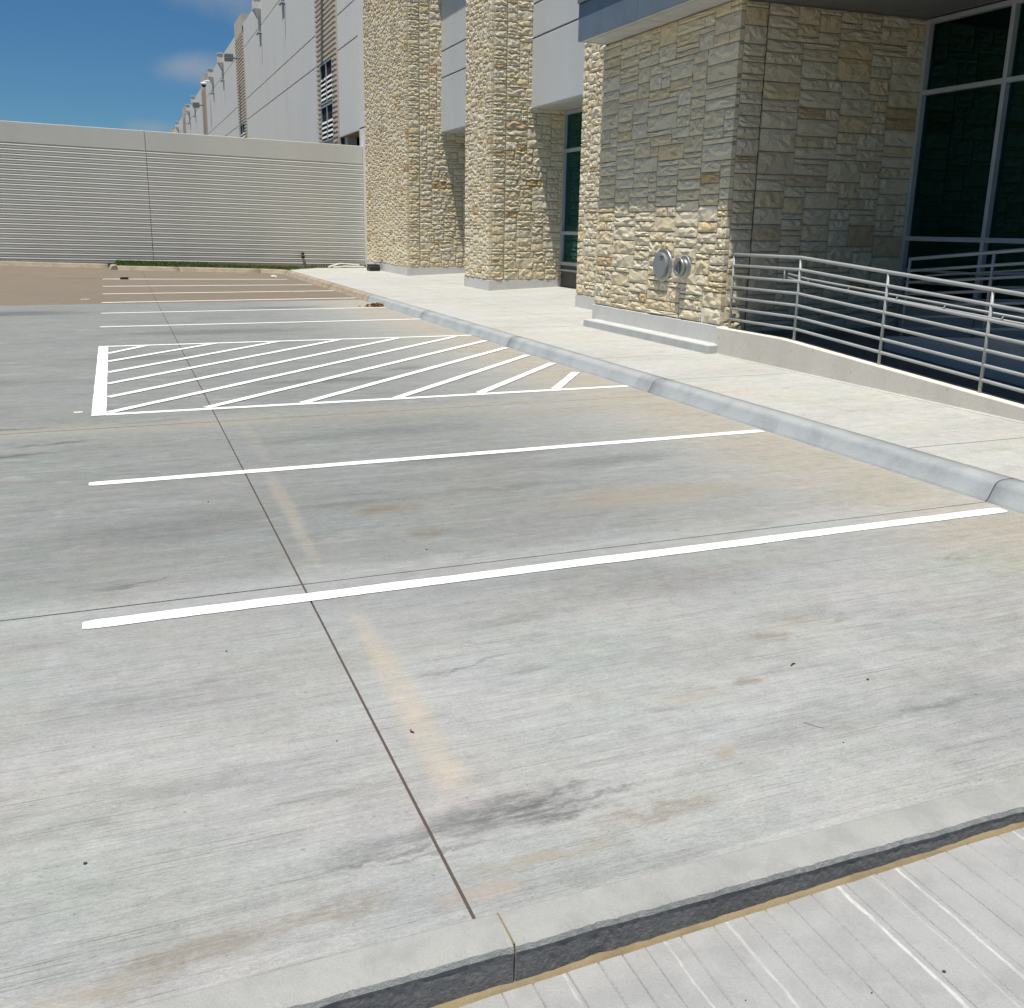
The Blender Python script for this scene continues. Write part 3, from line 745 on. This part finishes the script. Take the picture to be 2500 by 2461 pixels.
# ------------------------------------------------------------------ office building between the pillars
OB = thing('office_building', 'office front with grey panels and teal windows set back between stone pillars', 'building', (11.8, 24, .15))
XP = 10.22
zj = [4.76, 6.42, 7.22, 9.2, 10.9]
for (ya, yb_) in ((18.4, 23.66), (25.5, 31.04)):
    for z0, z1 in zip(zj[:-1], zj[1:]):
        o = MB().box((XP, ya, z0+(.02 if z0 > 5 else 0)), (XP+.16, yb_, z1-.02)).obj('grey_panel', 'panel', OB); bevel(o, .012)
    MB().box((XP+.035, ya, 4.83), (XP+.3, yb_, 10.9)).obj('panel_backing', 'reveal', OB)
    MB().box((XP+.161, ya, 4.735), (12.2, yb_, 4.80)).obj('soffit', 'soffit', OB)
    o = MB().box((XP-.43, ya+.0, 10.22), (XP+.5, yb_-.2, 10.8)).obj('eave', 'fascia', OB)
    o = MB(); o.lathe((10.95, ya+3.9, 4.725), (0, 0, 1), [(0, .07), (.008, .085), (.012, .085)], 20); o.obj('recessed_light', 'frame', OB)
def window(root, x, ya, yb_, zlv, ylv, glass, fw_=.055, fd=.11):
    """frame in the plane x (facing -X) with transoms zlv and mullions ylv"""
    w = thing if False else None
    fr = MB(); 
    for y in ylv: fr.box((x-fd/2, y-fw_/2, zlv[0]-fw_/2), (x+fd/2, y+fw_/2, zlv[-1]+fw_/2))
    for z in zlv:
        for a, c in zip(ylv[:-1], ylv[1:]): fr.box((x-fd/2+.004, a+fw_/2-.002, z-fw_/2), (x+fd/2-.004, c-fw_/2+.002, z+fw_/2))
    wo_ = fr.obj('window', 'frame', root)
    for a, c in zip(ylv[:-1], ylv[1:]):
        for z0, z1 in zip(zlv[:-1], zlv[1:]):
            MB().box((x+.012, a+fw_/2-.006, z0+fw_/2-.006), (x+.022, c-fw_/2+.006, z1-fw_/2+.006)).obj('pane', glass, wo_)
    return wo_
window(OB, 11.22, 18.56, 23.6, [.86, 1.65, 3.74, 4.68], [18.58, 20.2, 21.9, 23.60], 'glass_teal', .085, .14)
window(OB, 11.22, 25.6, 30.98, [.86, 1.65, 3.74, 4.68], [25.62, 27.4, 29.2, 30.97], 'glass_teal', .085, .14)
for ya, yb_ in ((18.53, 23.65), (25.55, 31.03)):
    MB().box((11.21, ya, .1), (11.6, yb_, .655)).obj('base_panel', 'spandrel', OB)
    MB().box((11.16, ya, .657), (11.6, yb_, .71)).obj('sill', 'frame', OB)
    MB().box((11.19, ya, .712), (11.6, yb_, .815)).obj('sill_riser', 'spandrel', OB)
MB().box((11.61, 18.2, .1), (16, 36, .7)).box((15.5, 15, .7), (15.9, 36, 10.9)).box((11.4, 15, 4.81), (15.5, 36, 5.1)).obj('interior', 'interior', OB)
MB().box((11.0, 14.9, 10.9), (40, 36.6, 11.1)).box((16, 15, .1), (40, 36.6, 10.9)).obj('roof', 'panel', OB)

# ------------------------------------------------------------------ entrance: canopy, glazing
CN = thing('entrance_canopy', 'blue-grey metal entrance canopy with a pale soffit over the nearest pillar', 'canopy', (7.2, 14.79, 4.72))
yA = 14.79; X0 = 7.205
for y0, y1 in ((yA, 12.93), (12.92, 10.0), (9.99, 7.0), (6.99, 4.0), (3.99, 1.0)):
    MB().box((X0, y1, 4.722), (X0+.03, y0, 5.268)).obj('fascia_panel', 'fascia', CN)
    MB().box((X0-.045, y1, 5.28), (X0-.015, y0, 6.1)).obj('fascia_panel', 'fascia', CN)
MB().box((X0+.008, 1, 4.76), (X0+.3, yA-.01, 6.09)).obj('fascia_backing', 'reveal', CN)
MB().box((X0+.001, yA+.001, 4.724), (9.0, yA+.03, 6.1)).obj('end_fascia', 'fascia', CN)
MB().box((X0+.031, 1, 4.727), (7.335, yA, 4.745)).obj('soffit_panel', 'soffit', CN)
for y0, y1 in ((yA, 12.945), (12.925, 10.0), (9.995, 7.0), (6.995, 4.0), (3.995, 1.0)):
    MB().box((7.35, y1, 4.727), (x3+.06, y0, 4.745)).obj('soffit_panel', 'soffit', CN)
MB().box((7.2+.12, 1, 4.748), (x3+.07, yA-.005, 4.77)).obj('soffit_backing', 'dark', CN)
MB().box((x3+.061, 1, 4.70), (10.8, y3+.03, 4.73)).obj('porch_soffit', 'porch_soffit', CN)
MB().box((7.3, 1, 4.85), (14, yA-.02, 6.08)).obj('canopy_core', 'reveal', CN)
CW = thing('glazed_entrance', 'dark tinted glazing with grey mullions beside the shaded stone wall', 'window', (xg, 9, .4))
ym = [1.2, 2.65, 4.08, 5.5, 6.92, 8.33, 9.735, 11.12]
window(CW, xg, 1, 11.15, [.86, 1.72, 3.72, 4.655], ym, 'glass', .062, .13)
MB().box((xg-.03, 1, .3), (xg+.15, 11.16, .825)).obj('base_wall', 'rampwall2', CW)
MB().box((14.2, 1, .3), (14.4, 15, 5)).box((xg+.2, 1, .3), (14.3, 15, .5)).box((xg+.2, 1, 4.75), (14.3, 11.2, 4.8)).box((xg+.3, 14.9, .3), (14.3, 15, 4.8)).box((xg+.2, 11.2, 4.75), (14.3, 15, 4.8)).box((xg+.2, .9, .3), (14.3, 1.0, 4.8)).obj('interior', 'interior', CW)
b = MB(); b.tube([(12.87, 12.13, 3.17), (12.87, 11.2, 3.04)], .014, 8); tb = b.obj('lamp_tube', 'tube'); tag(tb, 'thin greenish lamp tube glowing behind the dark entrance glass', 'lamp'); tb.name = 'ceiling_lamp'

# ------------------------------------------------------------------ ramp, low wall, railings
RP = struct(MB().obj('ramp', 'ramp')) if False else None
zl = .385                                            # landing
def ramp1(y): return zl if y > 9.45 else max(.155, zl-(9.45-y)*.0745)
def ramp2(y): return zl if y > 9.35 else zl+(9.35-y)*.083
b = MB()
def deck(xa, xb, fz, ys):
    for a, c in zip(ys[:-1], ys[1:]): b.hexa([(xa,c,.1),(xb,c,.1),(xb,a,.1),(xa,a,.1),(xa,c,fz(c)),(xb,c,fz(c)),(xb,a,fz(a)),(xa,a,fz(a))])
deck(7.80, 9.02, ramp1, [11.18, 9.45, 8.2, 7.2, 6.4, 5.0, 3.0])
struct(b.obj('ramp', 'ramp'))
b = MB(); deck(9.021, xg-.03, ramp2, [11.18, 9.35, 7, 5, 3.0]); struct(b.obj('ramp', 'ramp'))
zw = lambda y: .512 if y > 9.75 else .512-(9.75-y)*.0645 if y < 9.5 else .512-(9.75-y)*.05
LWr = thing('ramp_wall', 'low cream concrete wall sloping down beside the sidewalk under the front railing', 'low wall', (7.7, 8, .15))
ys = [11.1, 10.2, 9.75, 9.5, 8.2, 7.0, 5.6, 4.2]
b = MB(); XA, XB = 7.655, 7.81
for y in ys:
    z = zw(y); b.v += [(XA, y, .1), (XA, y, z-.012), (XA+.012, y, z), (XB-.012, y, z), (XB, y, z-.012), (XB, y, .1)]
for i in range(len(ys)-1):
    for k in range(5): b.f.append((6*i+k, 6*i+k+1, 6*i+6+k+1, 6*i+6+k)); b.mi.append(0)
nn = 6*(len(ys)-1); b.f += [tuple(range(5, -1, -1)), tuple(nn+k for k in range(6))]; b.mi += [0, 0]
b.obj('wall', 'lowwall', LWr)
LW2 = thing('ramp_wall', 'blue-grey inner concrete wall rising in the shade behind the front railing', 'low wall', (9.05, 8, .3))
b = MB(); ys = [9.36, 8.2, 7.0, 5.6, 4.2, 3.0]; z2 = lambda y: .535+(9.36-y)*.097
for y in ys: b.v += [(8.98, y, .1), (8.98, y, z2(y)), (9.14, y, z2(y)), (9.14, y, .1)]
for i in range(len(ys)-1):
    for k in range(3): b.f.append((4*i+k, 4*i+k+1, 4*i+4+k+1, 4*i+4+k)); b.mi.append(0)
nn = 4*(len(ys)-1); b.f += [(3, 2, 1, 0), tuple(nn+k for k in range(4))]; b.mi += [0, 0]
b.obj('wall', 'rampwall2', LW2)

def railing(root, x, posts, topf, basef, nrail, pitch, mat, rr_=.0185, stubs=()):
    for y in posts:
        b = MB(); b.tube([(x, y, basef(y)-.03), (x, y, topf(y))], .0175, 12); b.obj('post', mat, root, True)
    for k in range(nrail):
        pts = [(x, posts[0], topf(posts[0])-k*pitch)] + [(x, y, topf(y)-k*pitch) for y in posts[1:]]
        r = .0205 if k == 0 else .0175
        if k == 0: pts = [(x, posts[0]-.0, topf(posts[0]))]+pts[1:]
        b = MB(); b.tube(pts, r, 12)
        b.lathe((x, posts[0], pts[0][2]), (0, 0, 1), [(-r, .003), (-r*.7, r*.72), (0, r), (r*.7, r*.72), (r, .003)], 12)
        b.obj('rail', mat, root, True)
R1 = thing('railing', 'front grey pipe railing with seven rails on the sloping low wall', 'railing', (7.73, 9.5, .5))
posts = [10.90, 9.55, 8.107, 6.76, 5.42, 4.3]
tp = lambda y: 1.497+(.007 if y < 10 else 0)-(max(0, 9.55-y))*.0715
railing(R1, 7.73, posts, tp, zw, 7, .1435, 'rail')
b = MB(); b.tube([(7.73, 9.83, tp(9.8)-.143), (7.73, 9.83, tp(9.8)-.287)], .015, 10); b.obj('stub_post', 'rail', R1, True)
b = MB(); hz = lambda y: 1.275-(9.94-y)*.064
b.tube([(7.84, 9.90, hz(9.9)+.02), (7.84, 9.55, hz(9.55)), (7.84, 4.3, hz(4.3))], .0125, 10); b.obj('handrail', 'rail', R1, True)
b = MB(); b.tube([(7.84, 9.90, hz(9.9)-.028), (7.84, 9.55, hz(9.55)-.048), (7.84, 4.3, hz(4.3)-.048)], .0125, 10); b.obj('handrail', 'rail', R1, True)
for y in (9.5, 8.8, 8.05, 7.4, 6.7, 5.5):
    b = MB(); b.tube([(7.84, y, hz(y)), (7.80, y, hz(y)-.05), (7.735, y, hz(y)-.05)], .006, 6); b.obj('bracket', 'rail', R1)
R2 = thing('railing', 'second grey pipe railing rising in the shade in front of the dark glazing', 'railing', (9.05, 8.5, .55))
t2 = lambda y: 1.497+(9.18-y)*.098
railing(R2, 9.06, [9.18, 7.98, 6.7, 5.4, 4.2], t2, z2, 7, .141, 'rail')
b = MB(); b.tube([(9.16, 9.0, t2(9.0)-.21), (9.16, 4.2, t2(4.2)-.21)], .0125, 10); b.obj('handrail', 'rail', R2, True)
# third railing in front of the glazing along the upper ramp
R3 = thing('railing', 'dark far railing seen between the rails, along the foot of the glazing', 'railing', (10.7, 8.5, .5))
t3 = lambda y: 1.28+(9.3-y)*.083 if y < 9.3 else 1.28
railing(R3, 10.72, [10.98, 9.62, 8.3, 7.0, 5.7, 4.4], t3, ramp2, 4, .17, 'rail')

# ------------------------------------------------------------------ wall fittings on the near pillar
V1 = thing('wall_fitting', 'large round grey cap on a steel collar on the nearest stone pillar', 'pipe fitting', (7.7, 12.70, 1.28))
b = MB(); b.lathe((7.765, 12.72, 1.28), (-1, 0, 0), [(-.03, .245), (.035, .25), (.045, .235), (.05, .19)], 36); b.obj('collar', 'steel', V1, True)
b = MB(); b.lathe((7.765, 12.72, 1.28), (-1, 0, 0), [(.045, .185), (.085, .19), (.093, .182), (.096, .02)], 36); b.obj('cap', 'cap', V1)
b = MB(); b.box((7.66, 12.60, 1.40), (7.668, 12.70, 1.412)); b.obj('cap_slot', 'dark', V1)
V2 = thing('wall_fitting', 'small open chromed pipe inlet right of the round cap on the nearest pillar', 'pipe fitting', (7.7, 12.13, 1.27))
b = MB(); b.lathe((7.765, 12.13, 1.275), (-1, 0, 0), [(-.03, .165), (.03, .17), (.036, .155), (.04, .12), (.085, .118), (.09, .135), (.13, .135), (.135, .128), (.135, .105), (.08, .098)], 32)
b.obj('inlet', 'steel', V2, True)
b = MB(); b.lathe((7.765, 12.13, 1.275), (-1, 0, 0), [(.08, .1), (.098, .1)], 24); b.obj('plug', 'cap', V2)
b = MB(); b.box((7.64, 12.125, 1.19), (7.665, 12.137, 1.36)); b.obj('clapper', 'fixture', V2)

# ------------------------------------------------------------------ ribbed screen wall
WD = Vector((-.9976, -.0652, .0228)); WR = Vector((9.30, 37.98, .13)); WNORM = Vector((.0652, -.9976, 0)).normalized()
SW = thing('screen_wall', 'long ribbed grey precast screen wall across the end of the parking lot', 'wall', tuple(WR))
def wpt(s, h, out): p = WR+WD*s; return Vector((p.x, p.y, p.z+h))+WNORM*out
HT = 4.64; BAND = .69; NR = 24; PT = (HT-BAND)/NR
def wbox(s0, s1, h0, h1, o0, o1):
    return [wpt(s0,h0,o1), wpt(s1,h0,o1), wpt(s1,h0,o0), wpt(s0,h0,o0), wpt(s0,h1,o1), wpt(s1,h1,o1), wpt(s1,h1,o0), wpt(s0,h1,o0)]
for (s0, s1) in ((.012, 8.085), (8.105, 20.2), (20.22, 32.3)):
    MB().hexa(wbox(s0, s1, -.4, HT-.01, -.2, -.048)).obj('panel', 'screen', SW)
    o = MB().hexa(wbox(s0, s1, HT-BAND+.01, HT, -.21, 0)).obj('top_band', 'screen', SW); bevel(o, .012)
    for k in range(NR):
        h0 = k*PT; h1 = h0+PT-.032
        prof = [wpt(0, h0, -.05)-WR, wpt(0, h0, 0)-WR, wpt(0, h1-.036, 0)-WR, wpt(0, h1-.032, .006)-WR, wpt(0, h1, -.004)-WR, wpt(0, h1+.002, -.05)-WR]
        MB().prism(prof, WR+WD*s0, WR+WD*s1).obj('rib', 'screen', SW)
MB().hexa(wbox(-.20, .0, -.3, HT+.02, -.2, -.015)).obj('end_trim', 'white_wall', SW)

# ------------------------------------------------------------------ warehouse
XW = 9.30
WH = thing('warehouse', 'long white panelled warehouse with beige ribbed piers behind the screen wall', 'building', (XW, 80, 0))
piers = [(42.1, 46.2), (72.0, 76.1), (101.7, 105.6), (130.9, 134.9), (160.2, 164)]
zrow = [(0, 8.84), (8.90, 10.20), (10.26, 13.57), (13.63, 15.12)]
cols = [(38.55, 42.08)]
for (a, b_) in ((46.22, 71.98), (76.12, 101.68), (105.62, 130.88), (134.92, 160.18)):
    w = b_-a; cols += [(a, a+w*.337), (a+w*.337+.025, a+w*.669-.0), (a+w*.669+.025, b_)]
for (a, b_) in cols:
    for (z0, z1) in zrow:
        if b_ < 43:
            if z0 == 0: z0 = 5.44
        MB().box((XW, a, z0), (XW+.08, b_, z1)).obj('wall_panel', 'white_wall', WH)
MB().box((XW+.05, 42.09, 0), (40, 164, 15.0)).obj('wall', 'reveal', WH)
MB().box((XW+.05, 36.58, 5.46), (40, 42.2, 15.0)).obj('wall', 'reveal', WH)
MB().box((XW, 36.6, 5.49), (XW+.08, 38.54, 15.12)).obj('wall_panel', 'white_wall', WH)
MB().box((XW-.005, 37.3, 0), (XW+.3, 38.5, 5.43)).obj('pier', 'white_wall', WH)
MB().box((XW+.001, 38.5, 5.40), (14, 42.09, 5.445)).obj('recess_soffit', 'beige', WH)
MB().box((11.6, 36.6, 0), (11.7, 42.1, 5.4)).box((XW+.3, 42.05, 0), (14, 42.1, 5.4)).obj('recess_wall', 'interior', WH)
MB().box((XW+.2, 41.5, 4.0), (XW+.6, 42.04, 5.39)).obj('recess_pier', 'white_wall', WH)
RPT = .208
def rib_prof(x, z0, z1): return [(x, 0, z0), (x-.075, 0, z0), (x-.075, 0, z1-.105), (x, 0, z1-.07)]
for i, (a, b_) in enumerate(piers):
    pm = MB().box((XW-.06, a, 0), (XW+.5, b_, 15.0)).obj('ribbed_pier', 'beige', WH)
    MB().box((XW-.11, a, 14.62), (XW+.6, b_, 15.80)).obj('pier_cap', 'beige', WH)
    wins = [(8.72, 7.02), (6.93, 5.40)] if i == 0 else [(8.72, 7.02), (6.93, 5.40)]
    wy0, wy1 = a+.72, a+3.27
    nrb = int(14.6/RPT); jb = MB()
    for k in range(nrb):
        z0 = 14.6-(k+1)*RPT; z1 = z0+RPT
        if z1 < 3: continue
        segs = [(a, b_)]
        if z0 < 8.75 and z1 > 5.36: segs = [(a, wy0-.03), (wy1+.03, b_)]
        for (q0, q1) in segs:
            pr = rib_prof(XW-.06, z0, z1)
            if i == 0: MB().prism(pr, (0, q0, 0), (0, q1, 0)).obj('rib', 'beige', pm)
            else: jb.prism(pr, (0, q0, 0), (0, q1, 0))
    if jb.v: stuff(jb.obj('ribs', 'beige', pm))
    # window frame, dark backing left bare on top for the recess shadow, bright slats
    for (zt_, zb_) in wins:
        f = MB(); x = XW-.075
        for y in (wy0, (wy0+wy1)/2, wy1): f.box((x-.05, y-.04, zb_), (x+.02, y+.04, zt_))
        for z in (zb_, zt_-.06): f.box((x-.049, wy0+.041, z), (x+.02, (wy0+wy1)/2-.041, z+.06)); f.box((x-.049, (wy0+wy1)/2+.041, z), (x+.02, wy1-.041, z+.06))
        wf = f.obj('louvre_window', 'frame', WH)
        MB().box((XW-.072, wy0, zb_), (XW-.062, wy1, zt_)).obj('backing', 'dark', wf)
        z = zb_+.16; sl = MB()
        while z < zt_-.55:
            for (q0, q1) in ((wy0+.05, (wy0+wy1)/2-.05), ((wy0+wy1)/2+.05, wy1-.05)):
                bb = [(XW-.071, q0, z), (XW-.11, q0, z), (XW-.11, q1, z), (XW-.071, q1, z), (XW-.071, q0, z+.10), (XW-.085, q0, z+.10), (XW-.085, q1, z+.10), (XW-.071, q1, z+.10)]
                if i == 0: MB().hexa([bb[1], bb[0], bb[3], bb[2], bb[5], bb[4], bb[7], bb[6]]).obj('slat', 'white_wall', wf)
                else: sl.hexa([bb[1], bb[0], bb[3], bb[2], bb[5], bb[4], bb[7], bb[6]])
            z += .205
        if sl.v: stuff(sl.obj('slats', 'white_wall', wf))
# rainwater heads, overflow spouts
def scupper(y):
    z = 14.92
    b = MB(); x0, x1 = XW-.42, XW-.001
    b.box((x0, y-.36, z-.42), (x1, y+.36, z+.24)); b.box((x0-.03, y-.40, z+.241), (x1, y+.40, z+.33))
    b.hexa([(XW-.16, y-.13, z-.95), (x1, y-.13, z-.95), (x1, y+.13, z-.95), (XW-.16, y+.13, z-.95), (x0, y-.36, z-.421), (x1, y-.36, z-.421), (x1, y+.36, z-.421), (x0, y+.36, z-.421)])
    sc = b.obj('rainwater_head', 'white_wall', WH)
    MB().box((XW-.13, y-.10, z-1.75), (XW-.002, y+.10, z-.952)).obj('downspout', 'white_wall', WH)
    b = MB(); b.tube([(XW+.01, y-.35, 13.1), (XW-.22, y-.35, 13.12), (XW-.30, y-.35, 13.0)], .07, 10); b.obj('overflow_spout', 'fixture', WH)
for y in (55.0, 63.8, 85.6, 94.2, 115.2, 123.6, 145.2): scupper(y)
def flood(y, zc, label):
    t = thing('wall_light', label, 'lamp', (XW, y, zc), 'floodlights on the warehouse')
    x1 = XW-.10
    o = MB().box((x1-1.02, y-.26, zc-.24), (x1-.44, y+.26, zc+.24)).obj('lamp_housing', 'fixture', t); bevel(o, .04)
    for k in (-.09, .09): MB().box((x1-1.03, y-.265, zc+k-.012), (x1-.43, y+.265, zc+k+.012)).obj('cooling_fin', 'cap', t)
    MB().box((x1-.96, y-.2, zc-.26), (x1-.5, y+.2, zc-.241)).obj('lens', 'soffit', t)
    b = MB(); b.tube([(x1-.45, y, zc), (x1, y, zc)], .06, 10); b.obj('arm', 'fixture', t); MB().box((x1-.03, y-.2, zc-.2), (x1+.05, y+.2, zc+.2)).obj('wall_plate', 'fixture', t)
flood(44.15, 13.2, 'box floodlight high on the nearest beige ribbed pier of the warehouse')
flood(74.05, 13.2, 'larger looking grey box floodlight on the second beige pier of the warehouse')
flood(103.7, 13.1, 'smaller looking grey box floodlight on the third beige pier, just above the screen wall')
CM = thing('security_camera', 'small white dome camera on an arm near the warehouse roof line', 'camera', (XW, 97.6, 14.4))
b = MB(); b.tube([(XW, 97.6, 14.6), (XW-.45, 97.6, 14.6), (XW-.55, 97.6, 14.45)], .06, 8); b.obj('arm', 'white_pvc', CM)
b = MB(); b.lathe((XW-.55, 97.6, 14.5), (0, 0, -1), [(0, .1), (.05, .26), (.18, .28), (.25, .25)], 18); b.obj('housing', 'white_pvc', CM, True)
b = MB(); b.lathe((XW-.55, 97.6, 14.25), (0, 0, -1), [(0, .22), (.1, .2), (.19, .1), (.22, .02)], 18); b.obj('dome', 'black', CM, True)

# ------------------------------------------------------------------ small things lying about
rg = random.Random(21)
b = MB()
for i in range(260):
    a = rg.gauss(0, .14); c = rg.gauss(0, .10); h = max(0, .07*(1-(a/.3)**2-(c/.22)**2))*rg.random()
    p = Vector((5.44+a, 21.25+c, .012+h)); s_ = rg.uniform(.018, .045); q = Matrix.Rotation(rg.uniform(0, 6.28), 3, 'Z') @ Matrix.Rotation(rg.uniform(-1, 1), 3, 'X')
    b.add([p+q @ Vector(v)*s_ for v in ((-1, 0, 0), (-.2, -.5, .15), (1, 0, 0), (-.2, .5, .15))], [(0,1,2,3)])
tag(stuff(b.obj('leaf_pile', 'leaf')), 'small heap of dry brown leaves in the gutter by the grey-blue kerb', 'leaves')
t = thing('valve_box', 'small dark plastic box on the sidewalk at the foot of the far pillar', 'box', (8.83, 34.4, .15))
o = MB().box((8.55, 34.2, .15), (8.95, 34.75, .34)).obj('box_body', 'black', t); bevel(o, .05, 3)
o = MB().box((8.57, 34.22, .341), (8.93, 34.73, .385)).obj('lid', 'black', t); bevel(o, .018, 2)
def lump(b, c, r, seed):
    rg_ = random.Random(seed); n = 7; v = []; f = []
    for i, (h, k) in enumerate(((0, .8), (.45, 1), (.9, .55))):
        for j in range(n): a = 6.283*j/n; q = k*r*rg_.uniform(.75, 1.2); v.append((c[0]+q*math.cos(a), c[1]+q*math.sin(a)*.8, c[2]+h*r))
    for i in range(2):
        for j in range(n): f.append((i*n+j, i*n+(j+1) % n, (i+1)*n+(j+1) % n, (i+1)*n+j))
    f.append(tuple(2*n+j for j in range(n))); b.add(v, f)
PEB = 'dark pebbles scattered on the concrete'
for k, (x, y, r, onlot, lb) in enumerate([
    (1.93, 1.545, .009, 0, 'largest dark pebble on the grooved driveway'), (1.70, 1.56, .005, 0, 'tiny dark pebble left of the largest one on the driveway'),
    (1.38, 1.66, .004, 0, 'tiny dark pebble close to the sand line on the driveway'), (2.16, 1.42, .005, 0, 'small dark pebble right of the largest one on the driveway'),
    (-.225, 2.675, .010, 1, 'dark pebble on the pale concrete left of the long joint'), (-.55, 2.93, .007, 1, 'dark pebble near the left picture edge on pale concrete'),
    (2.83, 2.83, .011, 1, 'round dark pebble on the right of the near stall'), (2.38, 2.46, .006, 1, 'small dark pebble above the foreground kerb'),
    (.32, 4.0, .008, 1, 'dark speck of grit below the nearest white line'), (.62, 3.1, .006, 1, 'dark grit beside the long joint'),
    (.45, 6.4, .010, 1, 'dark crumb between the two near white lines'), (1.56, 5.0, .010, 1, 'dark crumb just beyond the transverse joint')]):
    b = MB(); z = 0 if onlot else zd(x, y); lump(b, (x, y, z), r*.62, k); tag(b.obj('pebble', 'pebble'), lb, 'pebble', PEB)
def twig(x, y, L, a, z, lb, r=.0022, bend=.3):
    b = MB(); c, s_ = math.cos(a), math.sin(a)
    L *= .7; r *= .75; b.tube([(x-c*L/2, y-s_*L/2, z+r), (x+bend*L*-s_*.3, y+bend*L*c*.3, z+r*2.2), (x+c*L/2, y+s_*L/2, z+r)], r, 6); tag(b.obj('twig', 'twig'), lb, 'twig', 'bits of twig on the concrete')
twig(.90, 3.07, .035, 1.8, 0, 'short black curved twig lying on the faded tan paint strip', .004, 1.)
twig(2.62, 3.05, .05, .4, 0, 'short dark twig left of the round pebble in the near stall', .004)
twig(1.67, 1.47, .04, .5, zd(1.67, 1.47), 'dark frayed twig on the grooved driveway', .004)
twig(2.33, 1.40, .025, 1.9, zd(2.33, 1.40), 'tiny hooked twig on the right of the driveway', .002, 1.4)
twig(2.36, 2.60, .11, 2.2, 0, 'thin straight twig in the near stall above the kerb', .0009, .1)
tag(MB().box((.02, 32.0, zt(0, 32)+.002), (.26, 32.12, zt(0, 32)+.06)).obj('litter', 'black'), 'flat black scrap beside the farthest parking line', 'litter')
tag(MB().box((-.90, 24.6, .002), (-.70, 24.68, .015)).obj('litter', 'paper'), 'flat white scrap on the brown concrete left of the lines', 'litter')
b = MB(); lump(b, (4.9, 33.0, .0), .11, 4); tag(b.obj('litter', 'paper'), 'crumpled white scrap near the far kerb corner', 'litter')
tag(MB().box((-.52, 9.94, .001), (-.44, 9.99, .008)).obj('litter', 'paper'), 'small white paint chip left of the hatched box', 'litter')
t = thing('wall_valve', 'small dark red fitting on the foot of the screen wall', 'valve', (6.4, 37.7, .6))
p = wpt(2.55, .36, 0)
b = MB(); b.lathe(p, WNORM, [(-.04, .04), (.08, .04), (.10, .07), (.13, .07), (.15, .04)], 12); b.obj('valve_body', 'red', t)
MB().box((p.x-.04, p.y-.12, p.z+.05), (p.x+.05, p.y-.03, p.z+.16)).obj('handle', 'black', t)
b = MB(); b.tube([(7.55, 36.75, .19), (8.1, 37.1, .30), (8.9, 37.3, .22)], .035, 8); b.tube([(7.75, 36.7, .18), (8.2, 36.95, .20), (9.0, 36.9, .19)], .03, 8)
tag(b.obj('pipe', 'paper'), 'pale loose pipes lying at the corner of the screen wall and grass', 'pipe')
